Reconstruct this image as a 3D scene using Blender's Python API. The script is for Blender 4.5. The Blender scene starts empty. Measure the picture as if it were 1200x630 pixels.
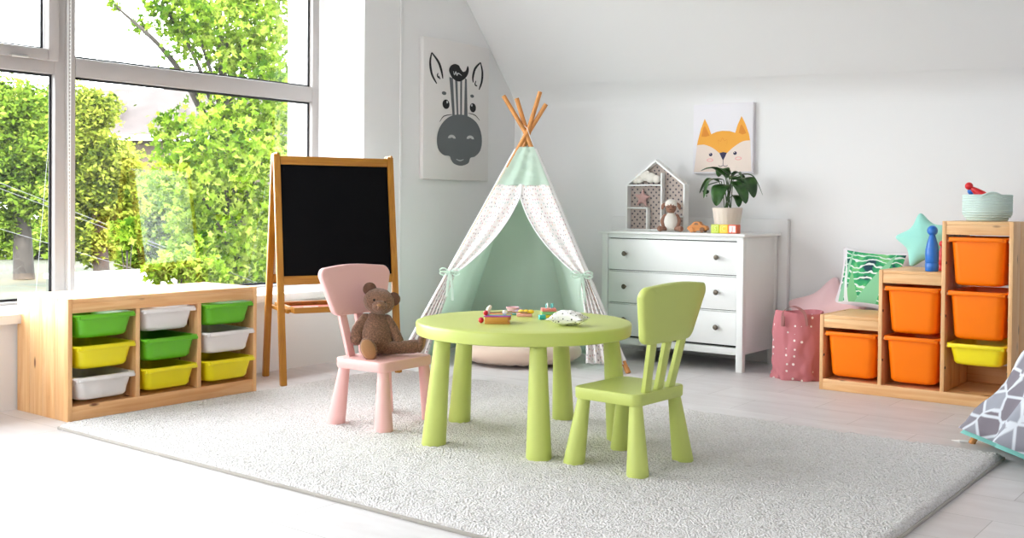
import bpy, bmesh, math, random
from mathutils import Vector, Matrix, noise
random.seed(7)
PI = math.pi
SC = bpy.context.scene
COL = SC.collection

# ------------------------------------------------------------------ helpers
def lin(h, k=1.0):
    r = []
    for i in (0, 2, 4):
        c = int(h[i:i+2], 16) / 255
        r.append((c/12.92 if c <= .04045 else ((c+.055)/1.055)**2.4) * k)
    return (*r, 1)

def mat(name, col, rough=.5, bump=0, bscale=60, var=0, vscale=8, spec=.5, sheen=0, coat=0, metal=0, trans=0, sub=0):
    m = bpy.data.materials.new(name); m.use_nodes = True
    nt = m.node_tree; b = nt.nodes['Principled BSDF']
    c = lin(col) if isinstance(col, str) else (*col[:3], 1)
    b.inputs['Base Color'].default_value = c
    b.inputs['Roughness'].default_value = rough
    b.inputs['Specular IOR Level'].default_value = spec
    b.inputs['Metallic'].default_value = metal
    b.inputs['Sheen Weight'].default_value = sheen
    b.inputs['Coat Weight'].default_value = coat
    b.inputs['Transmission Weight'].default_value = trans
    tc = nt.nodes.new('ShaderNodeTexCoord')
    if var:
        n = nt.nodes.new('ShaderNodeTexNoise'); n.inputs['Scale'].default_value = vscale; n.inputs['Detail'].default_value = 4
        nt.links.new(tc.outputs['Object'], n.inputs['Vector'])
        r = nt.nodes.new('ShaderNodeValToRGB')
        r.color_ramp.elements[0].position = .3; r.color_ramp.elements[1].position = .7
        r.color_ramp.elements[0].color = (*[v*(1-var) for v in c[:3]], 1)
        r.color_ramp.elements[1].color = (*[min(1, v*(1+var*.6)) for v in c[:3]], 1)
        nt.links.new(n.outputs['Fac'], r.inputs['Fac']); nt.links.new(r.outputs['Color'], b.inputs['Base Color'])
    if bump:
        n = nt.nodes.new('ShaderNodeTexNoise'); n.inputs['Scale'].default_value = bscale; n.inputs['Detail'].default_value = 3
        nt.links.new(tc.outputs['Object'], n.inputs['Vector'])
        bp = nt.nodes.new('ShaderNodeBump'); bp.inputs['Strength'].default_value = bump; bp.inputs['Distance'].default_value = .004
        nt.links.new(n.outputs['Fac'], bp.inputs['Height']); nt.links.new(bp.outputs['Normal'], b.inputs['Normal'])
    return m

def wood(name, c0, c1, knot, axis='X', rough=.45, planks=0):
    """pine: grain stretched along an axis, glued boards, sparse dark knots"""
    m = bpy.data.materials.new(name); m.use_nodes = True
    nt = m.node_tree; L = nt.links; b = nt.nodes['Principled BSDF']; b.inputs['Roughness'].default_value = rough
    tc = nt.nodes.new('ShaderNodeTexCoord'); mp = nt.nodes.new('ShaderNodeMapping')
    s = {'X': (1.2, 22, 22), 'Y': (22, 1.2, 22), 'Z': (22, 22, 1.2)}[axis]
    mp.inputs['Scale'].default_value = s
    L.new(tc.outputs['Object'], mp.inputs['Vector'])
    n = nt.nodes.new('ShaderNodeTexNoise'); n.inputs['Scale'].default_value = 1.6; n.inputs['Detail'].default_value = 5; n.inputs['Distortion'].default_value = 1.2
    L.new(mp.outputs['Vector'], n.inputs['Vector'])
    r = nt.nodes.new('ShaderNodeValToRGB'); e = r.color_ramp.elements
    e[0].position = .3; e[0].color = lin(c0); e[1].position = .68; e[1].color = lin(c1)
    L.new(n.outputs['Fac'], r.inputs['Fac'])
    out = r.outputs['Color']
    mp2 = nt.nodes.new('ShaderNodeMapping')
    mp2.inputs['Scale'].default_value = {'X': (5, 15, 15), 'Y': (15, 5, 15), 'Z': (15, 15, 5)}[axis]
    L.new(tc.outputs['Object'], mp2.inputs['Vector'])
    v = nt.nodes.new('ShaderNodeTexVoronoi'); v.inputs['Scale'].default_value = 1
    L.new(mp2.outputs['Vector'], v.inputs['Vector'])
    kr = nt.nodes.new('ShaderNodeValToRGB'); k = kr.color_ramp.elements
    k[0].position = .07; k[0].color = (1, 1, 1, 1); k[1].position = .15; k[1].color = (0, 0, 0, 1)
    L.new(v.outputs['Distance'], kr.inputs['Fac'])
    mx = nt.nodes.new('ShaderNodeMix'); mx.data_type = 'RGBA'
    L.new(kr.outputs['Color'], mx.inputs['Factor']); L.new(out, mx.inputs[6]); mx.inputs[7].default_value = lin(knot)
    L.new(mx.outputs[2], b.inputs['Base Color'])
    return m

def setmats(me, mats):
    for m in (mats if isinstance(mats, (list, tuple)) else [mats]): me.materials.append(m)

def link(name, me, mats, parent=None, smooth=True, ang=38, loc=None, rot=None):
    setmats(me, mats)
    if smooth:
        me.polygons.foreach_set('use_smooth', [True]*len(me.polygons))
        me.set_sharp_from_angle(angle=math.radians(ang))
    o = bpy.data.objects.new(name, me); COL.objects.link(o)
    if parent: o.parent = parent
    if loc is not None: o.location = loc
    if rot is not None: o.rotation_euler = rot
    return o

def thing(name, label, cat, loc=(0, 0, 0), rz=0, group=None):
    o = bpy.data.objects.new(name, None); COL.objects.link(o)
    o.empty_display_size = .05
    o.location = loc; o.rotation_euler = (0, 0, rz)
    o['label'] = label; o['category'] = cat
    if group: o['group'] = group
    return o

def tag(o, label, cat, group=None):
    o['label'] = label; o['category'] = cat
    if group: o['group'] = group
    return o

def structure(o): o['kind'] = 'structure'; return o

def dup(root, loc, rz, label):
    r = root.copy(); COL.objects.link(r); r.location = loc; r.rotation_euler = (0, 0, rz); r['label'] = label
    for ch in list(root.children):
        c = ch.copy(); COL.objects.link(c); c.parent = r
        for g in list(ch.children):
            d = g.copy(); COL.objects.link(d); d.parent = c
    return r

class MB:
    """collects shapes of ONE part"""
    def __init__(s): s.bm = bmesh.new()
    def box(s, x0, x1, y0, y1, z0, z1, bev=0, seg=2, M=None, mi=0):
        r = bmesh.ops.create_cube(s.bm, size=1)
        vs = r['verts']
        bmesh.ops.transform(s.bm, verts=vs, matrix=Matrix.Translation(((x0+x1)/2, (y0+y1)/2, (z0+z1)/2)) @ Matrix.Diagonal((x1-x0, y1-y0, z1-z0, 1)))
        fs = list({f for v in vs for f in v.link_faces})
        if bev:
            es = list({e for v in vs for e in v.link_edges})
            q = bmesh.ops.bevel(s.bm, geom=es, offset=bev, segments=seg, affect='EDGES', profile=.5)
            fs = list(set([f for f in q['faces']] + [f for f in fs if f.is_valid]))
            vs = list({v for f in fs for v in f.verts})
        for f in fs: f.material_index = mi
        if M is not None: bmesh.ops.transform(s.bm, verts=vs, matrix=M)
        return vs
    def loft(s, loops, cap0=True, cap1=True, close=True, mi=0):
        R = [[s.bm.verts.new(p) for p in lp] for lp in loops]
        n = len(R[0]); fs = []
        for a, b in zip(R[:-1], R[1:]):
            for i in range(n if close else n-1):
                j = (i+1) % n
                try: fs.append(s.bm.faces.new((a[i], a[j], b[j], b[i])))
                except ValueError: pass
        if cap0: fs.append(s.bm.faces.new(list(reversed(R[0]))))
        if cap1: fs.append(s.bm.faces.new(R[-1]))
        for f in fs: f.material_index = mi
        return [v for r in R for v in r]
    def lathe(s, prof, n=32, M=None, cap0=True, cap1=True, mi=0):
        vs = s.loft([[(r*math.cos(2*PI*i/n), r*math.sin(2*PI*i/n), z) for i in range(n)] for r, z in prof], cap0, cap1, mi=mi)
        if M is not None: bmesh.ops.transform(s.bm, verts=vs, matrix=M)
        return vs
    def tube(s, pts, rad, n=10, mi=0, caps=True):
        pts = [Vector(p) for p in pts]
        if not hasattr(rad, '__len__'): rad = [rad]*len(pts)
        loops = []; up = None
        for i, p in enumerate(pts):
            t = (pts[min(i+1, len(pts)-1)] - pts[max(i-1, 0)]).normalized()
            if up is None:
                up = Vector((0, 0, 1)) if abs(t.z) < .9 else Vector((1, 0, 0))
            a = t.cross(up).normalized(); b = a.cross(t).normalized(); up = b
            loops.append([p + (a*math.cos(2*PI*k/n) + b*math.sin(2*PI*k/n))*rad[i] for k in range(n)])
        return s.loft(loops, caps, caps, mi=mi)
    def sphere(s, c, r, u=20, v=12, M=None, mi=0):
        if not hasattr(r, '__len__'): r = (r, r, r)
        q = bmesh.ops.create_uvsphere(s.bm, u_segments=u, v_segments=v, radius=1)
        vs = q['verts']
        for f in {f for w in vs for f in w.link_faces}: f.material_index = mi
        T = Matrix.Translation(c) @ (M if M is not None else Matrix()) @ Matrix.Diagonal((*r, 1))
        bmesh.ops.transform(s.bm, verts=vs, matrix=T)
        return vs
    def prism(s, pts, y0, y1, axis='Y', mi=0, bev=0, seg=3):
        """polygon pts (a,b) extruded along an axis. 'Y': (x,z); 'X': (y,z); 'Z': (x,y)"""
        f = {'Y': lambda p, t: (p[0], t, p[1]), 'X': lambda p, t: (t, p[0], p[1]), 'Z': lambda p, t: (p[0], p[1], t)}[axis]
        a = [s.bm.verts.new(f(p, y0)) for p in pts]; b = [s.bm.verts.new(f(p, y1)) for p in pts]
        n = len(pts); fs = []
        for i in range(n): fs.append(s.bm.faces.new((a[i], a[(i+1) % n], b[(i+1) % n], b[i])))
        fa = s.bm.faces.new(list(reversed(a))); fb = s.bm.faces.new(b); fs += [fa, fb]
        for q in fs: q.material_index = mi
        if bev:
            es = list(fa.edges) + list(fb.edges)
            r = bmesh.ops.bevel(s.bm, geom=es, offset=bev, segments=seg, affect='EDGES', profile=.5)
            for q in r['faces']: q.material_index = mi
        return a + b
    def build(s, name, m, parent=None, smooth=True, ang=38, loc=None, rot=None, fix=True):
        if fix: bmesh.ops.recalc_face_normals(s.bm, faces=s.bm.faces)
        me = bpy.data.meshes.new(name); s.bm.to_mesh(me); s.bm.free()
        return link(name, me, m, parent, smooth, ang, loc, rot)

def rrect(hx, hy, r, z, n=6, cx=0, cy=0):
    out = []
    for k, (sx, sy) in enumerate(((1, 1), (-1, 1), (-1, -1), (1, -1))):
        for i in range(n+1):
            a = PI/2*k + PI/2*i/n
            out.append((cx + sx*(hx-r) + r*math.cos(a), cy + sy*(hy-r) + r*math.sin(a), z))
    return out

def smoothpoly(ctrl, k=8):
    """closed Catmull-Rom through 2D control points"""
    n = len(ctrl); out = []
    for i in range(n):
        p0, p1, p2, p3 = ctrl[i-1], ctrl[i], ctrl[(i+1) % n], ctrl[(i+2) % n]
        for j in range(k):
            t = j/k
            out.append(tuple(.5*((2*p1[d]) + (-p0[d]+p2[d])*t + (2*p0[d]-5*p1[d]+4*p2[d]-p3[d])*t*t + (-p0[d]+3*p1[d]-3*p2[d]+p3[d])*t**3) for d in (0, 1)))
    return out

def spline(ctrl, k=8):
    """open Catmull-Rom, any dimension"""
    n = len(ctrl); out = []
    for i in range(n-1):
        p0, p1, p2, p3 = ctrl[max(i-1, 0)], ctrl[i], ctrl[i+1], ctrl[min(i+2, n-1)]
        for j in range(k):
            t = j/k
            out.append(tuple(.5*((2*p1[d]) + (-p0[d]+p2[d])*t + (2*p0[d]-5*p1[d]+4*p2[d]-p3[d])*t*t + (-p0[d]+3*p1[d]-3*p2[d]+p3[d])*t**3) for d in range(len(p1))))
    out.append(tuple(ctrl[-1])); return out

def roughen(o, amp, scale):
    for v in o.data.vertices:
        d = noise.noise(Vector(v.co)*scale)
        v.co += v.normal*d*amp

# ------------------------------------------------------------------ camera
cd = bpy.data.cameras.new('camera'); cam = bpy.data.objects.new('camera', cd); COL.objects.link(cam)
R = Vector((0.79050135, 0.61239618, 0.00886165)); U = Vector((-0.01753811, 0.00817103, 0.99981281)); F = Vector((-0.61220913, 0.7905088, -0.01719948))
cam.matrix_world = Matrix(((R.x, U.x, -F.x, 4.125), (R.y, U.y, -F.y, -4.5717), (R.z, U.z, -F.z, .9327), (0, 0, 0, 1)))
cd.sensor_width = 36; cd.lens = 1233.5/1200*36; cd.shift_y = -(315-261.7)/1200
cd.clip_end = 300
SC.camera = cam
SC.view_settings.view_transform = 'Standard'; SC.view_settings.look = 'None'; SC.view_settings.gamma = 1
SC.view_settings.use_curve_mapping = False


# ------------------------------------------------------------------ materials
M_wall = mat('white_wall_paint', (.79, .785, .785), .75, bump=.08, bscale=220)
M_ceil = mat('ceiling_paint', (.80, .785, .765), .8, bump=.08, bscale=220)
M_frame = mat('window_frame_plastic', (.43, .40, .39), .35)
M_gasket = mat('black_gasket', (.015, .016, .02), .5)
M_sill = mat('sill_white', (.82, .83, .84), .12)
M_pine = {a: wood('pine_'+a, 'DDA36A', 'F0C48E', '7A4522', a) for a in 'XYZ'}
M_easel = {a: wood('orange_wood_'+a, 'A2681C', 'BC842C', '8A5216', a, .35) for a in 'XYZ'}
M_board = mat('blackboard', (.003, .003, .004), .6, spec=.08)
M_wboard = mat('whiteboard', (.85, .87, .9), .15)
M_green = mat('lime_plastic', (.53, .60, .155), .38, spec=.4)
M_pink = mat('pink_plastic', (.86, .50, .475), .36, spec=.4)
M_white = mat('white_lacquer', (.84, .85, .84), .35, spec=.4)
M_gap_shade = mat('gap_shade', (.03, .03, .03), .8)
M_knob = mat('bronze_knob', (.13, .11, .085), .35, metal=.7)
M_bin = {'green': mat('green_bin_plastic', (.12, .48, .010), .35), 'yellow': mat('yellow_bin_plastic', (.83, .73, .004), .35),
         'white': mat('white_bin_plastic', (.78, .76, .75), .4), 'orange': mat('orange_bin_plastic', (1.0, .205, .0), .42, spec=.25),
         'lemon': mat('lemon_bin_plastic', (.95, .80, .01), .35)}
def cloth(nm, col, tr=.35):
    m = mat(nm, col, .9, bump=.15, bscale=30); nt = m.node_tree; b = nt.nodes['Principled BSDF']; b.inputs['Specular IOR Level'].default_value = .1
    t = nt.nodes.new('ShaderNodeBsdfTranslucent'); t.inputs[0].default_value = (*col, 1); mx = nt.nodes.new('ShaderNodeMixShader'); mx.inputs[0].default_value = tr
    nt.links.new(b.outputs[0], mx.inputs[1]); nt.links.new(t.outputs[0], mx.inputs[2]); nt.links.new(mx.outputs[0], nt.nodes['Material Output'].inputs['Surface']); return m
M_mint = cloth('mint_cotton', (.77, .89, .80), .5)
M_sleeve = mat('white_cotton', (.86, .86, .85), .9, bump=.1, bscale=60)
M_pole = mat('pine_pole', lin('D08E4C'), .5, var=.15, vscale=12)
M_beige = mat('beige_cotton', (.66, .50, .40), .9, bump=.3, bscale=25, sheen=.3)
M_fur = mat('brown_curly_plush', (.245, .125, .075), .95, bump=1, bscale=210, var=.55, vscale=190, sheen=.25)
M_sole = mat('tan_plush', (.36, .18, .075), .95, bump=.4, bscale=200, sheen=.4)
M_ear = mat('dark_brown_plush', (.13, .06, .035), .95, bump=.6, bscale=200)
M_black = mat('black_plastic', (.01, .01, .012), .25)
M_canvas = mat('canvas_off_white', (.74, .715, .70), .85)
M_canvas2 = mat('canvas_white', (.80, .78, .82), .85)
M_darkink = mat('black_ink', (.012, .012, .014), .8)
M_grayink = mat('grey_ink', (.125, .137, .145), .8)
M_lightink = mat('light_grey_ink', (.55, .56, .56), .8)
M_orangeink = mat('orange_ink', (.86, .40, .055), .8)
M_orangeink2 = mat('deep_orange_ink', (.74, .27, .035), .8)
M_cream = mat('cream_ink', (.80, .68, .60), .8)
M_pinkink = mat('pink_ink', (.85, .38, .38), .8)
M_navy = mat('navy_ink', (.04, .035, .09), .8)

def dots_mat(name, base, dot, scale, rad, axes='XZ', rough=.9, cols=None):
    """regular dots printed on cloth or card: staggered grid on object coordinates"""
    m = bpy.data.materials.new(name); m.use_nodes = True
    nt = m.node_tree; L = nt.links; b = nt.nodes['Principled BSDF']; b.inputs['Roughness'].default_value = rough
    tc = nt.nodes.new('ShaderNodeTexCoord')
    v = nt.nodes.new('ShaderNodeTexVoronoi'); v.inputs['Scale'].default_value = scale; v.inputs['Randomness'].default_value = .25 if cols is None else .6
    L.new(tc.outputs['Object' if axes != 'UV' else 'UV'], v.inputs['Vector'])
    v.voronoi_dimensions = '2D' if axes == 'UV' else '3D'
    r = nt.nodes.new('ShaderNodeValToRGB'); r.color_ramp.interpolation = 'CONSTANT'
    r.color_ramp.elements[0].color = (1, 1, 1, 1); r.color_ramp.elements[1].position = rad; r.color_ramp.elements[1].color = (0, 0, 0, 1)
    L.new(v.outputs['Distance'], r.inputs['Fac'])
    mx = nt.nodes.new('ShaderNodeMix'); mx.data_type = 'RGBA'
    L.new(r.outputs['Color'], mx.inputs['Factor']); mx.inputs[6].default_value = (*base, 1); mx.inputs[7].default_value = (*dot, 1)
    L.new(mx.outputs[2], b.inputs['Base Color'])
    if cols:
        sp = nt.nodes.new('ShaderNodeSeparateColor'); L.new(v.outputs['Color'], sp.inputs['Color'])
        cr = nt.nodes.new('ShaderNodeValToRGB'); cr.color_ramp.interpolation = 'CONSTANT'
        for i, c in enumerate(cols):
            e = cr.color_ramp.elements[i] if i < 2 else cr.color_ramp.elements.new(i/len(cols))
            e.position = i/len(cols); e.color = (*c, 1)
        L.new(sp.outputs[0], cr.inputs['Fac']); L.new(cr.outputs['Color'], mx.inputs[7])
    return m
M_dotcloth = dots_mat('white_dotted_cotton', (.80, .76, .74), (.4, .25, .25), 33, .19, 'UV', cols=[(.30, .25, .27), (.62, .36, .38), (.4, .55, .50), (.7, .55, .4)])
M_housepaper = dots_mat('dotted_paper', (.44, .37, .33), (.10, .09, .11), 36, .22, 'UV')

# ------------------------------------------------------------------ room shell
def floor_mat():
    m = bpy.data.materials.new('stone_look_floor_tiles'); m.use_nodes = True
    nt = m.node_tree; L = nt.links; b = nt.nodes['Principled BSDF']
    tc = nt.nodes.new('ShaderNodeTexCoord'); mp = nt.nodes.new('ShaderNodeMapping')
    mp.inputs['Location'].default_value = (-1.40+5.5, 2.574+8.25, 0)
    L.new(tc.outputs['Object'], mp.inputs['Vector'])
    br = nt.nodes.new('ShaderNodeTexBrick'); br.offset = .46; br.inputs['Scale'].default_value = 1
    br.inputs['Brick Width'].default_value = .55; br.inputs['Row Height'].default_value = .275
    br.inputs['Mortar Size'].default_value = .0016; br.inputs['Mortar Smooth'].default_value = .3
    br.inputs['Color1'].default_value = (.76, .74, .745, 1); br.inputs['Color2'].default_value = (.68, .655, .66, 1); br.inputs['Mortar'].default_value = (.48, .46, .45, 1)
    L.new(mp.outputs['Vector'], br.inputs['Vector'])
    mp2 = nt.nodes.new('ShaderNodeMapping'); mp2.inputs['Scale'].default_value = (3, 9, 3)
    L.new(tc.outputs['Object'], mp2.inputs['Vector'])
    n = nt.nodes.new('ShaderNodeTexNoise'); n.inputs['Scale'].default_value = 1.5; n.inputs['Detail'].default_value = 6
    L.new(mp2.outputs['Vector'], n.inputs['Vector'])
    r = nt.nodes.new('ShaderNodeValToRGB'); r.color_ramp.elements[0].position = .3; r.color_ramp.elements[0].color = (.90, .885, .88, 1); r.color_ramp.elements[1].position = .7
    L.new(n.outputs['Fac'], r.inputs['Fac'])
    mx = nt.nodes.new('ShaderNodeMix'); mx.data_type = 'RGBA'; mx.blend_type = 'MULTIPLY'; mx.inputs['Factor'].default_value = 1
    L.new(br.outputs['Color'], mx.inputs[6]); L.new(r.outputs['Color'], mx.inputs[7]); L.new(mx.outputs[2], b.inputs['Base Color'])
    b.inputs['Roughness'].default_value = .42; b.inputs['Specular IOR Level'].default_value = .25
    return m
q = MB(); q.box(-1.0, 5.6, -6.6, 1.6, -.1, 0); structure(q.build('floor', floor_mat(), smooth=False))
# wall_back: knee wall behind the dresser, wall_left: parapet and zebra wall
q = MB()
q.loft([[(x, 1.42, 0), (x, 1.42, z), (x, 1.6, z), (x, 1.6, 0)] for x, z in ((-1.02, 1.70+.034*.52-.09), (5.6, 1.70-.034*6.1-.09))]); structure(q.build('wall_back', M_wall, smooth=False))
q = MB()
q.box(-.90, -.5, -6.6, -.074, 0, .386); q.box(-.96, -.5, -6.6, -4.0, .434, 2.649)  # second box: unseen solid stretch, added to cut the window light
q.prism([(-.074, 0), (1.6, 0), (1.6, 3.1), (-.074, 3.1)], -1.2, -.5, 'X')
q.box(-1.2, -.5, -6.6, -.074, 2.65, 3.1)
structure(q.build('wall_left', M_wall, smooth=False))
q = MB(); loops = []
for k in range(12):
    x = -1.02+6.62*k/11; zk = 1.70-.034*(x+.5)
    pts = [(1.42, zk-.09)] + [(1.42-.085*t*t*1.0, zk-.09+.19*t*(1-.08*t)) for t in [j/14 for j in range(1, 15)]]
    zt = 3.15
    pts += [(1.335-(zt-pts[-1][1])/1.146, zt), (-6.6, zt), (-6.6, zt+.15), (.3, zt+.15), (1.6, zk+.2), (1.6, zk-.09)]
    loops.append([(x, a, b) for a, b in pts])
q.loft(loops); structure(q.build('ceiling', M_wall, smooth=False))
q = MB(); q.box(5.4, 5.6, -6.6, 1.42, 0, 3.2); structure(q.build('wall_right', M_wall, smooth=False))
q = MB()
for a, b, c, d in ((-.9, 5.6, 0, 1.1), (-.9, 5.6, 2.1, 3.2), (-.9, .1, 1.1, 2.1), (2.1, 5.6, 1.1, 2.1)): q.box(a, b, -6.6, -6.4, c, d)  # opening in this unseen wall is added to let in fill light
structure(q.build('wall_front', M_wall, smooth=False))
# narrow vertical joint strip and low raised panel behind the dresser
q = MB(); q.box(-.5, -.494, .235, .258, 0, 2.9, .002); structure(q.build('trim_1', M_wall))
q = MB(); q.box(.36, 1.59, 1.375, 1.42, 0, .865, .006); structure(q.build('trim_2', M_wall))
q = MB(); q.box(-.94, -.455, -6.4, -.076, .388, .432, .004); structure(q.build('trim_3', M_sill))

# windows -------------------------------------------------------------
def glass_mat():
    m = bpy.data.materials.new('window_glass'); m.use_nodes = True
    nt = m.node_tree; L = nt.links
    nt.nodes.remove(nt.nodes['Principled BSDF']); out = nt.nodes['Material Output']
    t = nt.nodes.new('ShaderNodeBsdfTransparent'); t.inputs['Color'].default_value = (.97, .985, .98, 1)
    g = nt.nodes.new('ShaderNodeBsdfGlossy'); g.inputs['Roughness'].default_value = 0
    lw = nt.nodes.new('ShaderNodeLayerWeight'); lw.inputs['Blend'].default_value = .5
    pw = nt.nodes.new('ShaderNodeMath'); pw.operation = 'POWER'; L.new(lw.outputs['Facing'], pw.inputs[0]); pw.inputs[1].default_value = 5
    fr = nt.nodes.new('ShaderNodeMath'); fr.operation = 'MULTIPLY_ADD'; L.new(pw.outputs[0], fr.inputs[0]); fr.inputs[1].default_value = .9; fr.inputs[2].default_value = .085
    mx = nt.nodes.new('ShaderNodeMixShader')
    L.new(fr.outputs[0], mx.inputs['Fac']); L.new(t.outputs[0], mx.inputs[1]); L.new(g.outputs[0], mx.inputs[2]); L.new(mx.outputs[0], out.inputs['Surface'])
    return m
M_glass = glass_mat()
WX = -.872
def ring(q, y0, y1, z0, z1, t, x0, x1, bev=.004):
    tl, tr, tb, tt = t
    q.box(x0, x1, y0, y0+tl, z0, z1, bev); q.box(x0, x1, y1-tr, y1, z0, z1, bev)
    q.box(x0, x1, y0+tl, y1-tr, z0, z0+tb, bev); q.box(x0, x1, y0+tl, y1-tr, z1-tt, z1, bev)
def pane(parent, y0, y1, z0, z1):
    q = MB(); q.bm.faces.new([q.bm.verts.new(p) for p in ((WX-.043, y0-.01, z0-.01), (WX-.043, y1+.01, z0-.01), (WX-.043, y1+.01, z1+.01), (WX-.043, y0-.01, z1+.01))]); q.build('pane', M_glass, parent, smooth=False)
    q = MB(); ring(q, y0, y1, z0, z1, (.013,)*4, WX-.036, WX-.030, 0); q.build('gasket', M_gasket, parent, smooth=False)
def window(n, yl, yr, kind):
    w = thing('window_%d' % n, '', 'window'); del w['label']; del w['category']; structure(w)
    y0, y1 = yl+.055, yr-.055
    q = MB()
    q.box(WX-.06, WX, yl, yl+.055, .428, 2.66, .004); q.box(WX-.06, WX, yr-.055, yr, .428, 2.66, .004)
    q.box(WX-.06, WX, y0, y1, .426, .446, .003); q.box(WX-.06, WX, y0, y1, 2.60, 2.66, .003)
    q.box(WX-.06, WX, y0, y1, 1.562, 1.655, .004)
    q.build('frame', M_frame, w)
    pane(w, y0, y1, .446, 1.562)
    if kind == 'vent':
        q = MB(); ring(q, y0-.012, y1+.012, 1.625, 2.62, (.055,)*4, WX-.04, WX+.022, .006); s = q.build('sash', M_frame, w)
        pane(w, y0+.045, y1-.045, 1.68, 2.56)
        q = MB(); q.tube([(WX+.03, (yl+yr)/2+.30, 1.628), (WX+.03, (yl+yr)/2+.38, 1.628)], .007); q.build('hinge', mat('steel', (.6, .6, .6), .3, metal=.9), s)
    else:
        pane(w, y0, y1, 1.655, 2.60)
    return w
window(1, -1.775, -.10, 'fixed')
window(2, -2.95, -1.775, 'vent')
window(3, -4.0, -2.95, 'fixed')
# bead chain of the roller blind in front of the mullion
q = MB()
for dy in (-.006, .010):
    q.tube([(WX+.035, -1.775+dy, 2.6), (WX+.035, -1.775+dy*.9, 1.5), (WX+.034, -1.772+dy*.3, .47)], .0022, 6)
for k in range(110):
    q.sphere((WX+.035, -1.765+.0*k - .0001*k, 2.55-k*.019), .0034, 6, 4)
tag(q.build('blind_cord', mat('white_cord', (.9, .9, .9), .5)), 'thin white beaded blind cord hanging down the window mullion', 'cord')

# ------------------------------------------------------------------ rug
def rug():
    x0, x1, y0, y1 = .035, 3.19, -2.312, -.352
    st = .0115; nx = int((x1-x0)/st); ny = int((y1-y0)/st)
    vs = []; fs = []
    for j in range(ny+1):
        for i in range(nx+1):
            x = x0+(x1-x0)*i/nx; y = y0+(y1-y0)*j/ny
            e = min(i, nx-i, j, ny-j)
            z = .027 + .006*noise.noise(Vector((x*70, y*70, 0))) + .003*noise.noise(Vector((x*9, y*9, 3)))
            if e == 0: z = .002
            elif e == 1: z *= .72
            if e < 3:
                x += .005*noise.noise(Vector((x*60, y*60, 9))); y += .005*noise.noise(Vector((x*60, y*60, 19)))
            vs.append((x, y, z))
    for j in range(ny):
        for i in range(nx):
            a = j*(nx+1)+i; fs.append((a, a+1, a+nx+2, a+nx+1))
    me = bpy.data.meshes.new('rug'); me.from_pydata(vs, [], fs)
    m = bpy.data.materials.new('wool_pile'); m.use_nodes = True
    nt = m.node_tree; L = nt.links; b = nt.nodes['Principled BSDF']; b.inputs['Roughness'].default_value = .95; b.inputs['Sheen Weight'].default_value = .3
    b.inputs['Specular IOR Level'].default_value = .1
    tc = nt.nodes.new('ShaderNodeTexCoord')
    v = nt.nodes.new('ShaderNodeTexVoronoi'); v.inputs['Scale'].default_value = 135; L.new(tc.outputs['Object'], v.inputs['Vector'])
    r = nt.nodes.new('ShaderNodeValToRGB'); r.color_ramp.elements[0].color = (.90, .87, .865, 1); r.color_ramp.elements[1].color = (.66, .625, .60, 1)
    r.color_ramp.elements[0].position = .25; r.color_ramp.elements[1].position = .85
    L.new(v.outputs['Distance'], r.inputs['Fac']); L.new(r.outputs['Color'], b.inputs['Base Color'])
    n = nt.nodes.new('ShaderNodeTexNoise'); n.inputs['Scale'].default_value = 90; L.new(tc.outputs['Object'], n.inputs['Vector'])
    ad = nt.nodes.new('ShaderNodeMath'); ad.operation = 'SUBTRACT'; L.new(n.outputs['Fac'], ad.inputs[0]); L.new(v.outputs['Distance'], ad.inputs[1])
    bp = nt.nodes.new('ShaderNodeBump'); bp.inputs['Strength'].default_value = 1; bp.inputs['Distance'].default_value = .008
    L.new(ad.outputs[0], bp.inputs['Height']); L.new(bp.outputs['Normal'], b.inputs['Normal'])
    o = link('rug', me, m, ang=180)
    tag(o, 'large cream white shaggy rug lying under the round lime table', 'rug')
    q = MB(); t = .002
    q.box(x0-t, x1+t, y0-t, y0+.004, 0.0005, .012, .002); q.box(x0-t, x1+t, y1-.004, y1+t, 0.0005, .012, .002)
    q.box(x0-t, x0+.004, y0, y1, 0.0005, .012, .002); q.box(x1-.004, x1+t, y0, y1, 0.0005, .012, .002)
    q.build('binding', mat('rug_binding', (.42, .39, .35), .9), o)
rug()

# ------------------------------------------------------------------ storage units
def make_bin(color, deep, name, W=.272, D=.40):
    if not deep and color != 'lemon': W = .294
    """body and separate rim; origin at the centre of the underside of the rim front edge; opening up; front is -Y"""
    H = .225 if deep else .098
    hw = W/2-.015; hd = D/2-.012
    def body():
        q = MB(); lo = []
        tb = .014 if deep else .013
        for z, s in ((-H, .018+tb), (-H+.003, .008+tb), (-H+.014, tb), (-H+.03, tb*.9), (-.012, .0), (0, 0)):
            lo.append(rrect(hw-s, hd-s, .035, z, 6, 0, D/2))
        for z, s in ((0, .0035), (-H+.02, tb+.0015), (-H+.006, .012+tb)):
            lo.append(rrect(hw-s, hd-s, .033, z, 6, 0, D/2))
        q.loft(lo); return q
    root = thing(name, '', 'storage bin')
    body().build('tub', M_bin[color], root)
    q = MB()
    q.loft([rrect(hw-.001, hd-.001, .035, -.004, 6, 0, D/2), rrect(W/2-.001, D/2-.001, .034, -.004, 6, 0, D/2), rrect(W/2, D/2, .035, .0, 6, 0, D/2),
            rrect(W/2-.002, D/2-.002, .034, .0045, 6, 0, D/2), rrect(hw-.004, hd-.004, .032, .0045, 6, 0, D/2), rrect(hw-.0045, hd-.0045, .032, -.002, 6, 0, D/2),
            rrect(hw-.001, hd-.001, .035, -.004, 6, 0, D/2)], False, False)
    # turned down front lip and side hand tabs
    q.box(-W/2+.022, W/2-.022, -.001, .004, -.014, .003, .0018)
    for s in (-1, 1): q.box(s*(W/2-.026)-.017, s*(W/2-.026)+.017, .004, .018, -.017, -.003, .003)
    q.build('rim', M_bin[color], root)
    return root
protos = {}
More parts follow.
